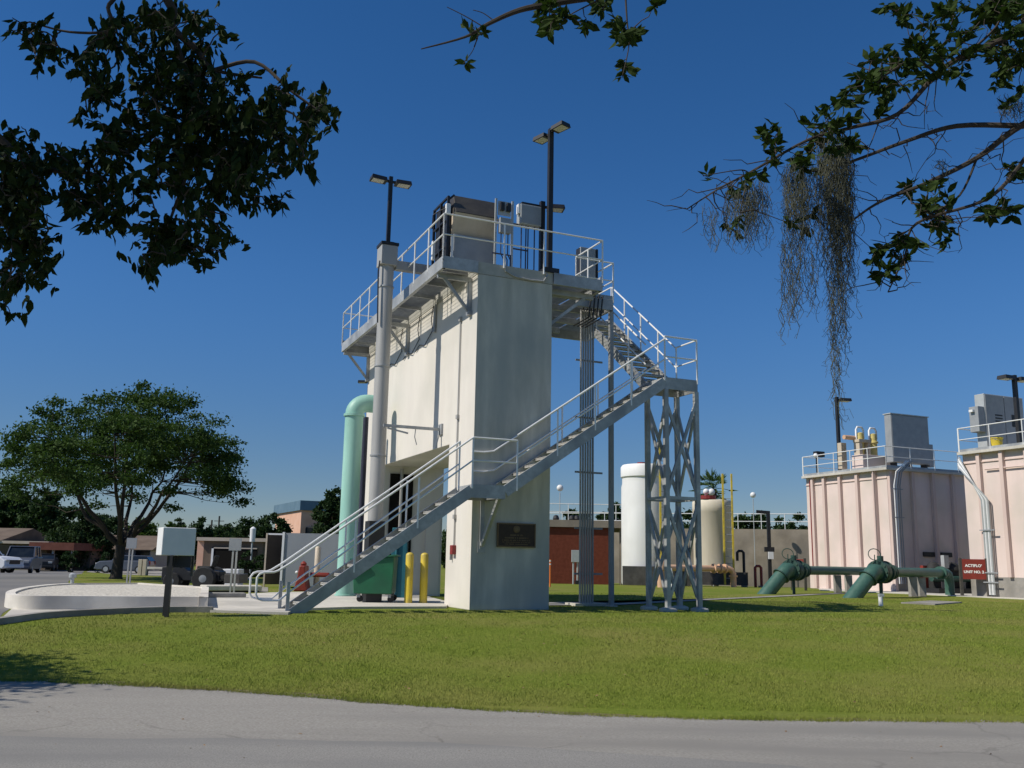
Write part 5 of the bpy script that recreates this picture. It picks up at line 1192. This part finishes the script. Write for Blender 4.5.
# ------------------------------------------------------------------ branches of the two trees the camera stands under
def polyl(px, Y0, Y1=None):
    n = len(px); return [at(x, y, Y0+((Y1 if Y1 is not None else Y0)-Y0)*i/max(1, n-1)) for i, (x, y) in enumerate(px)]
def smooth_line(pts, k=5):
    out = []; n = len(pts)
    for i in range(n-1):
        p0, p1, p2, p3 = pts[max(i-1, 0)], pts[i], pts[i+1], pts[min(i+2, n-1)]
        for j in range(k):
            t = j/k; out.append(.5*((2*p1)+(p2-p0)*t+(2*p0-5*p1+4*p2-p3)*t*t+(3*p1-p0-3*p2+p3)*t**3))
    out.append(pts[-1]); return out
def foliage(parent, limbs, blobs, Y, dY, leaf_len, per, m, name, droop, spread, wide, seed, twigm, tw_r=.0035, rosette=False, reach=.8, lw=.010):
    random.seed(seed); r_ = np.random.default_rng(seed)
    wood = MB(); nodes = []
    for pts, r0, r1 in limbs:
        P = smooth_line(pts); n = len(P); wood.tube(P, [r0+(r1-r0)*i/(n-1) for i in range(n)], 7, cap=False); nodes += P
    wood.build('limb', M['twig'], parent, smooth=True)
    tw = MB(); PP, DD, SS = [], [], []
    shoots = []
    for cx, cy, rx, ry, n in blobs:
        for _ in range(int(n*1.2)):
            a = random.uniform(0, 2*math.pi); rr = math.sqrt(random.random())
            shoots.append(at(cx+rx*rr*math.cos(a), cy+ry*rr*math.sin(a), Y+random.uniform(-dY, dY)))
    # grow shoots outwards from the limbs, each joining the nearest wood already there
    grown = list(nodes); shoots.sort(key=lambda s: min((s-q).length for q in nodes))
    for s in shoots:
        q = min(grown, key=lambda g: (g-s).length); Ls = (s-q).length
        pts = curve(q, s, (0, 0, random.uniform(-.02, .06)*min(1, Ls*4)), 5, .012*min(1, Ls*3)); rr = tw_r*(1+min(2.5, Ls*2))
        tw.tube(pts, [rr, rr*.85, rr*.7, rr*.6, rr*.5, rr*.35], 4, cap=False); grown += pts[2:]
        end = pts[-1]; dv = (pts[-1]-pts[-2]).normalized(); L1 = leaf_len
        for k in range(per):
            t = k/per; base_p = end-dv*(L1*(random.uniform(0, .9) if rosette else random.uniform(0, 3.0)))+Vector([random.gauss(0, L1*.05) for _ in range(3)])
            a = random.uniform(0, 2*math.pi); side = Vector((math.cos(a), math.sin(a), random.gauss(0, .4)))
            dd = side*spread+dv*.7+Vector((0, 0, -droop)); PP.append(base_p[:]); DD.append(dd[:]); SS.append(L1*random.uniform(.5, 1.3))
    tw.build('twigs', M[twigm], parent, smooth=True)
    leaf_mesh(name, np.array(PP), np.array(DD), np.array(SS), m, parent, wide=wide, shape='leaf')
# left tree: trunk and canopy stand just outside the picture
T1 = thing('tree', 'broad-leaved tree whose dark drooping branches fill the upper left corner', 'tree', (-6.3, 1.2, -.45), bframe=False)
MB().tube([(-6.3, 1.2, -.5), (-6.2, 1.25, 1.2), (-6.0, 1.4, 2.6), (-5.4, 1.7, 3.9)], [.34, .26, .23, .18], 12).build('trunk', M['bark'], T1, smooth=True)
Y = 3.3
entry = at(150, -20, 3.2)
limbs = [([Vector((-5.6, 1.6, 3.6)), Vector((-3.6, 2.4, 4.1)), Vector((-2.2, 2.9, 3.85)), entry, at(172, 26, 3.25), at(197, 50, 3.3), at(215, 70, 3.3), at(262, 78, 3.3)], .030, .004),
         ([Vector((-3.6, 2.4, 4.1)), at(60, -60, 3.0), at(112, -10, 3.1), at(108, 8, 3.1), at(112, 30, 3.15), at(70, 32, 3.2), at(30, 22, 3.2)], .012, .003),
         ([at(172, 26, 3.25), at(182, 60, 3.3), at(200, 100, 3.35), at(210, 130, 3.35), at(185, 180, 3.4), at(165, 235, 3.4)], .012, .005),
         ([at(215, 70, 3.3), at(255, 62, 3.25), at(290, 90, 3.2), at(320, 112, 3.2)], .009, .004),
         ([Vector((-5.4, 1.7, 3.4)), Vector((-3.2, 2.9, 3.1)), at(-30, 120, 3.3), at(10, 160, 3.35), at(50, 170, 3.35), at(95, 175, 3.4), at(120, 195, 3.4)], .022, .004),
         ([at(-30, 120, 3.3), at(-10, 200, 3.3), at(15, 240, 3.3), at(25, 270, 3.3)], .012, .005)]
blobs = [(22, 28, 22, 16, 8), (62, 55, 34, 18, 12), (92, 80, 26, 16, 9), (125, 50, 36, 36, 26), (165, 22, 36, 24, 22), (207, 35, 20, 20, 12), (180, 90, 42, 42, 34), (235, 105, 46, 38, 44), (292, 112, 34, 36, 26), (318, 112, 12, 22, 8), (210, 160, 56, 48, 60), (262, 175, 34, 38, 34), (150, 150, 46, 44, 36), (106, 118, 34, 26, 16), (70, 158, 26, 18, 12), (92, 192, 44, 28, 34), (18, 160, 34, 34, 34), (18, 215, 34, 46, 54), (8, 290, 14, 28, 12), (42, 262, 18, 18, 12), (162, 240, 28, 26, 18), (204, 232, 38, 24, 26), (148, 272, 9, 12, 5), (118, 228, 14, 10, 5), (305, 160, 14, 22, 9), (190, 120, 60, 60, 50), (240, 150, 50, 45, 36), (130, 100, 40, 45, 20), (15, 200, 28, 60, 26)]
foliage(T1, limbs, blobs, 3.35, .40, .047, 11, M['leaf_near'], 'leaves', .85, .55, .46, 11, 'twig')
# canopy above the frame that keeps the drooping branches in shade
def canopy(parent, cents, n, ls, m):
    C = np.array(cents); idx = rng.integers(0, len(C), n); P = C[idx, :3]+rng.normal(size=(n, 3))*C[idx, 3:4]*np.array([1, 1, .55])
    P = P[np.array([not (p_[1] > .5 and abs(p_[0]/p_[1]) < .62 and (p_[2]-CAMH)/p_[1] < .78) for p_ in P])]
    D = rng.normal(size=(len(P), 3)); D[:, 2] -= .3; leaf_mesh('canopy', P, D, ls*rng.uniform(.7, 1.2, size=len(P)), m, parent, wide=.5)
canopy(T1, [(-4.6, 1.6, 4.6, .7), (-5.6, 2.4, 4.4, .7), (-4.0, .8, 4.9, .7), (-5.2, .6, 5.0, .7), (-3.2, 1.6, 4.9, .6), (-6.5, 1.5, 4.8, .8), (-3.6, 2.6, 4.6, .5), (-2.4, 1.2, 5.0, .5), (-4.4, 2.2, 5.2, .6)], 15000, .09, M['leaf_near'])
br_ = MB()
for e in ((-4.6, 1.6, 4.6), (-5.6, 2.4, 4.4), (-4.0, .8, 4.9), (-5.2, .6, 5.0), (-3.2, 1.6, 4.9), (-6.5, 1.5, 4.8), (-3.6, 2.6, 4.6), (-2.4, 1.2, 5.0)): br_.tube(curve((-5.5, 1.65, 3.75), e, (0, 0, .2), 5, .03), [.06, .05, .04, .03, .02, .01], 6, cap=False)
br_.build('limb', M['twig'], T1, smooth=True)
# shade tree further left, throwing the shadow onto the verge
tree('neighbouring tree just outside the left edge, shading the road verge', (-11.35, 9.9, -.45), 5.6, 2.5, 3.2, 70, 9000, .13, M['leaf_near'], .2, 2.3, nl=5, seed=77, cr=.2)

# right tree: live oak with moss
T2 = thing('live_oak', 'live oak whose mossy twigs reach in from the upper right corner', 'tree', (7.4, 3.2, -.45), bframe=False)
MB().tube([(7.4, 3.2, -.5), (7.3, 3.25, 1.2), (7.0, 3.4, 2.8), (6.4, 3.9, 4.2)], [.42, .33, .29, .24], 12).build('trunk', M['bark'], T2, smooth=True)
Y = 4.6
e0 = at(1100, 90, 4.5)
limbs = [([Vector((6.6, 3.7, 3.9)), Vector((4.6, 4.3, 4.1)), e0, at(1024, 124, 4.55), at(977, 158, 4.6), at(927, 183, 4.6), at(878, 203, 4.65), at(843, 228, 4.7)], .028, .004),
         ([at(1024, 126, 4.55), at(957, 126, 4.6), at(907, 141, 4.6), at(853, 161, 4.65), at(815, 172, 4.65)], .016, .005),
         ([Vector((5.6, 4.1, 4.5)), at(1090, -10, 4.5), at(1024, 30, 4.5), at(967, 54, 4.55), at(937, 74, 4.55), at(898, 114, 4.6), at(850, 128, 4.6), at(808, 140, 4.6), at(749, 173, 4.6), at(720, 188, 4.6), at(687, 209, 4.6)], .020, .003),
         ([at(937, 74, 4.55), at(915, 60, 4.5), at(890, 72, 4.5), at(872, 88, 4.5)], .008, .004),
         ([at(1060, 105, 4.5), at(1020, 165, 4.5), at(985, 200, 4.5), at(917, 223, 4.55), at(905, 255, 4.55), at(888, 292, 4.55)], .013, .003),
         ([at(967, 54, 4.55), at(1000, 20, 4.5), at(985, -10, 4.5)], .008, .004),
         ([at(977, 158, 4.6), at(960, 195, 4.6), at(930, 215, 4.6), at(895, 240, 4.6)], .007, .003),
         ([at(749, 173, 4.6), at(742, 170, 4.5), at(725, 172, 4.5), at(703, 176, 4.5)], .004, .002),
         ([Vector((5.6, 4.1, 4.5)), at(900, -140, 4.6), at(700, -70, 4.6), at(625, -14, 4.6), at(560, 2, 4.6), at(520, 10, 4.6), at(488, 24, 4.6), at(465, 37, 4.6), at(421, 49, 4.6)], .035, .003),
         ([at(625, -14, 4.6), at(627, 20, 4.6), at(629, 45, 4.6), at(622, 78, 4.6)], .006, .002),
         ([at(625, -14, 4.6), at(595, 2, 4.6), at(575, 12, 4.6), at(548, 28, 4.6)], .006, .002),
         ([at(482, 26, 4.6), at(465, 16, 4.6), at(447, 7, 4.6)], .0035, .002), ([at(493, 20, 4.6), at(483, 13, 4.6), at(473, 10, 4.6)], .003, .002), ([at(478, 34, 4.6), at(473, 50, 4.6), at(463, 64, 4.6)], .003, .0015)]
blobs = [(905, 62, 38, 26, 22), (960, 42, 56, 40, 44), (1008, 50, 28, 56, 36), (868, 98, 24, 22, 14), (776, 140, 22, 14, 8), (705, 172, 3, 3, 1), (930, 190, 36, 12, 8), (932, 212, 22, 18, 10), (985, 205, 22, 16, 9), (1010, 175, 16, 14, 6), (885, 262, 22, 18, 12), (905, 250, 16, 14, 6), (835, 118, 36, 18, 12), (733, 232, 10, 10, 3), (995, 8, 28, 14, 12), (892, 14, 16, 14, 9), (862, 70, 14, 14, 6), (1015, 215, 12, 10, 4), (950, 235, 14, 10, 4), (800, 225, 12, 16, 3), (838, 140, 26, 16, 16), (812, 160, 22, 14, 9), (770, 170, 16, 10, 4), (745, 190, 14, 8, 3),
         (479, 32, 5, 4, 3), (463, 64, 2, 2, 1), (465, 27, 2, 2, 1), (540, 5, 16, 6, 7), (546, 26, 6, 12, 6), (564, 16, 12, 8, 6), (588, 28, 5, 4, 3), (602, 8, 14, 6, 6), (617, 28, 12, 8, 8), (636, 36, 8, 6, 4), (625, 44, 4, 3, 2), (628, 66, 8, 6, 3), (620, 77, 3, 3, 1), (655, 4, 5, 4, 2)]
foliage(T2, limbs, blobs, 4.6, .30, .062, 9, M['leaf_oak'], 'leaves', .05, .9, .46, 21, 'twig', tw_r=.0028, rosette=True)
# bare side twigs
bt = MB(); random.seed(9)
for pts, r0, r1 in limbs[:7]:
    P = smooth_line(pts)
    for p0 in P[6:]:
        if p0.x/p0.y < .15: continue
        for _ in range(1):
            L_ = random.uniform(.08, .3); a = random.uniform(0, 6.28); e = p0+Vector((math.cos(a)*L_, random.gauss(0, .1), math.sin(a)*L_*.8-.05)); bt.tube(curve(p0, e, (random.gauss(0, .04), 0, random.gauss(0, .04)), 5, .012), [.0035, .003, .0028, .0022, .0018, .001], 4, cap=False)
bt.build('twigs', M['twig'], T2, smooth=True)
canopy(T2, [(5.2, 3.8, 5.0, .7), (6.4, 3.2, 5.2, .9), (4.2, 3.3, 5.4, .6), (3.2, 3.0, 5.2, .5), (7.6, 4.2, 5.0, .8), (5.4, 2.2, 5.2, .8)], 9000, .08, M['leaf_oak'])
br_ = MB()
for e in ((5.2, 3.8, 5.0), (6.4, 3.2, 5.2), (4.2, 3.3, 5.4), (3.2, 3.0, 5.2), (7.6, 4.2, 5.0), (5.4, 2.2, 5.2)): br_.tube(curve((6.5, 3.85, 4.1), e, (0, 0, .2), 5, .03), [.09, .07, .05, .04, .025, .01], 6, cap=False)
br_.build('limb', M['twig'], T2, smooth=True)

# spanish moss: wiry strands with side hairs
def moss(label, starts, seed, Y=4.6, dens=1.0):
    random.seed(seed); m_ = MB()
    x0, y0 = starts[0][0], starts[0][1]; o_ = at(x0, y0, Y)
    for cx, cy, rx, ry, n, l0, l1 in starts:
        for _ in range(int(n*dens)):
            a = random.uniform(0, 2*math.pi); rr = math.sqrt(random.random()); p = at(cx+rx*rr*math.cos(a), cy+ry*rr*math.sin(a), Y+random.uniform(-.18, .18))
            L_ = random.uniform(l0, l1)*Y/F; k = max(4, int(L_/.028)); pts = [p]; ph = random.uniform(0, 6.28); amp = random.uniform(.006, .014); drift = random.gauss(0, .0012)
            for j in range(1, k+1):
                pts.append(Vector((p.x+amp*math.sin(ph+j*1.3)+drift*j+random.gauss(0, .004), p.y+random.gauss(0, .006), p.z-L_*j/k)))
                if random.random() < .75:
                    q = pts[-1]; a2 = random.uniform(0, 6.28); h_ = random.uniform(.012, .04); m_.tube([q, q+Vector((math.cos(a2)*h_*.6, math.sin(a2)*h_*.4, random.uniform(-.9, .3)*h_)), q+Vector((math.cos(a2)*h_*1.1, math.sin(a2)*h_*.6, random.uniform(-1.2, .6)*h_))], .0009, 3, cap=False)
            m_.tube(pts, .0014, 3, cap=False)
    solo(m_, 'spanish_moss', M['moss'], label, 'moss', (o_.x, o_.y, o_.z), group='tufts of moss hanging from the oak')
moss('long ragged curtain of grey-brown moss, with its tail hanging lowest of all', [(834, 145, 18, 18, 170, 50, 110), (835, 200, 16, 28, 110, 60, 110), (836, 285, 9, 18, 36, 50, 90), (836, 350, 4, 14, 11, 45, 80)], 1, 4.62)
moss('thick grey-brown moss curtain hanging left of the longest tail', [(800, 170, 18, 16, 120, 40, 105), (790, 250, 12, 14, 26, 50, 90), (806, 245, 12, 14, 20, 40, 70)], 2, 4.55)
moss('short tan moss tuft near the tip of the lowest oak twig', [(748, 188, 24, 12, 110, 20, 65), (716, 206, 18, 6, 22, 20, 45)], 3, 4.6)
moss('small dark moss clump caught on the twig near the right edge', [(1010, 100, 14, 8, 40, 8, 24), (943, 163, 8, 5, 14, 6, 16)], 4, 4.55)

# ------------------------------------------------------------------ grass blades on the near lawn
kerb_xy = sorted([(p.x, p.y) for p in kp]); pz = sorted([tuple(gp(x, y)[:2]) for x, y in plaza[:5]])
def lim(x):
    arr = kerb_xy if x < kerb_xy[-1][0] else pz
    if x > pz[-1][0]: return 36.0
    for (xa, ya), (xb, yb) in zip(arr, arr[1:]):
        if xa <= x <= xb: return ya+(yb-ya)*(x-xa)/max(1e-6, xb-xa)-.12
    return arr[0][1]-.3 if x < arr[0][0] else arr[-1][1]-.12
N_ = 330000; u = rng.random(N_); y0, y1 = 10.6, 36.0
Yv = 1/(1/y0+(1/y1-1/y0)*u); Xv = rng.uniform(-.60, .60, N_)*Yv
ne = 34000; Xe = rng.uniform(-7.5, 7.5, ne); Ye = np.array([edge_y(x) for x in Xe])+np.abs(rng.normal(size=ne))*.16-.05
Xv = np.concatenate([Xv, Xe]); Yv = np.concatenate([Yv, Ye])
xs = np.linspace(-14, 14, 1401); le = np.array([edge_y(x) for x in xs]); ll = np.array([lim(x) for x in xs])
wobv = .04*np.sin(Xv*9)+.03*np.sin(Xv*23+1)
ok = (Yv > np.interp(Xv, xs, le)-.03+wobv*.9) & (Yv < np.interp(Xv, xs, ll)); 
def inpoly(X, Y, P):
    ins = np.zeros(len(X), bool); k = len(P)
    for i in range(k):
        x1, y1_ = P[i][:2]; x2, y2_ = P[(i+1) % k][:2]
        c = ((y1_ > Y) != (y2_ > Y)); ins ^= c & (X < (x2-x1)*(Y-y1_)/((y2_-y1_) if y2_ != y1_ else 1e-9)+x1)
    return ins
A_v = (Xv-BX)*CY+(Yv-BY)*SY; B_v = -(Xv-BX)*SY+(Yv-BY)*CY
ok &= ~((A_v > -2.5) & (A_v < 2.2) & (B_v > -.02)) & ~((A_v > 3.5) & (A_v < 4.6) & (B_v > 1.6) & (B_v < 2.4))
for pp in (P2([(549, 606.4), (620, 605.9), (720, 600.4), (850, 593.9), (851, 592.2), (720, 598.4), (620, 602.6), (549, 602.6)]), P2([(899, 603.8), (930, 601.2), (966, 603), (935, 605.6)])): ok &= ~inpoly(Xv, Yv, pp)
Xv, Yv = Xv[ok], Yv[ok]
Zv = np.interp(Yv, [k[0] for k in KN], [k[1] for k in KN]); n = len(Xv)
tall = 1+.30*np.sin(Xv*1.3+np.sin(Yv*.9)*2)*np.sin(Yv*1.1)+.25*np.sin(Xv*5.1+Yv*2.3)*np.sin(Yv*4.7-Xv*1.9)+.9*(rng.random(n) > .985)
near_edge = np.clip(1-(Yv-np.interp(Xv, xs, le))/.35, 0, 1)
h = rng.uniform(.014, .032, n)*tall*(1+near_edge*.9); w = rng.uniform(.004, .008, n)*(Yv/12); a = rng.uniform(0, 2*np.pi, n); ln = rng.normal(size=(n, 2))*.45*h[:, None]
V = np.empty((n, 3, 3)); V[:, 0] = np.stack([Xv-np.cos(a)*w/2, Yv-np.sin(a)*w/2, Zv-.003], 1); V[:, 1] = np.stack([Xv+np.cos(a)*w/2, Yv+np.sin(a)*w/2, Zv-.003], 1); V[:, 2] = np.stack([Xv+ln[:, 0], Yv+ln[:, 1], Zv+h], 1)
me = bpy.data.meshes.new('grass_blades'); me.vertices.add(n*3); me.vertices.foreach_set('co', V.ravel()); me.loops.add(n*3); me.loops.foreach_set('vertex_index', np.arange(n*3)); me.polygons.add(n)
me.polygons.foreach_set('loop_start', np.arange(0, n*3, 3)); me.polygons.foreach_set('loop_total', np.full(n, 3)); me.update(calc_edges=True); me.materials.append(M['blade'])
gr = bpy.data.objects.new('grass', me); COL.objects.link(gr); tag(gr, 'short mown grass of the lawn between the road and the building', 'grass', kind='stuff')

# crumbled edge: loose stones and dirt between road and grass
nS = 2600; Xs = rng.uniform(-7.5, 7.5, nS); Ys = np.array([edge_y(x) for x in Xs])+rng.normal(size=nS)*.045-.02
PV, PF = [], []
for x, y in zip(Xs, Ys):
    r = rng.uniform(.004, .013); z = gz(y)+.021; k = len(PV); a = rng.uniform(0, 6.28)
    for j in range(4): PV.append((x+r*math.cos(a+j*1.57)*rng.uniform(.7, 1.3), y+r*math.sin(a+j*1.57)*rng.uniform(.7, 1.3), z-.006))
    PV.append((x, y, z+r*.8)); PF += [(k, k+1, k+4), (k+1, k+2, k+4), (k+2, k+3, k+4), (k+3, k, k+4)]
ms = bpy.data.meshes.new('loose_stones'); ms.from_pydata(PV, [], PF); ms.materials.append(M['old_concrete'])
os_ = bpy.data.objects.new('loose_stones', ms); COL.objects.link(os_); tag(os_, 'loose stones and grit along the crumbling road edge', 'stones', kind='stuff')

nF = 420; Xf = rng.uniform(-7, 8, nF); Yf = rng.uniform(5.5, 17, nF); kk = (Xf > -5.9) | (Yf < 15.5); Xf, Yf = Xf[kk], Yf[kk]
inroad = Yf < np.array([edge_y(x) for x in Xf]); keep = ~inroad | (rng.random(len(Xf)) < .35); Xf, Yf, inroad = Xf[keep], Yf[keep], inroad[keep]
Pf = np.stack([Xf, Yf, np.array([gz(y) for y in Yf])+np.where(inroad, .024, .035)], 1); Df = rng.normal(size=(len(Xf), 3)); Df[:, 2] = np.abs(Df[:, 2])*.12
fo = leaf_mesh('fallen_leaves', Pf, Df, rng.uniform(.02, .045, size=len(Xf)), M['deadleaf'], None, wide=.5, shape='leaf', nrm=np.tile([0, 0, 1.0], (len(Xf), 1)))
tag(fo, 'dry fallen leaves scattered thinly over road and lawn', 'leaves', kind='stuff')
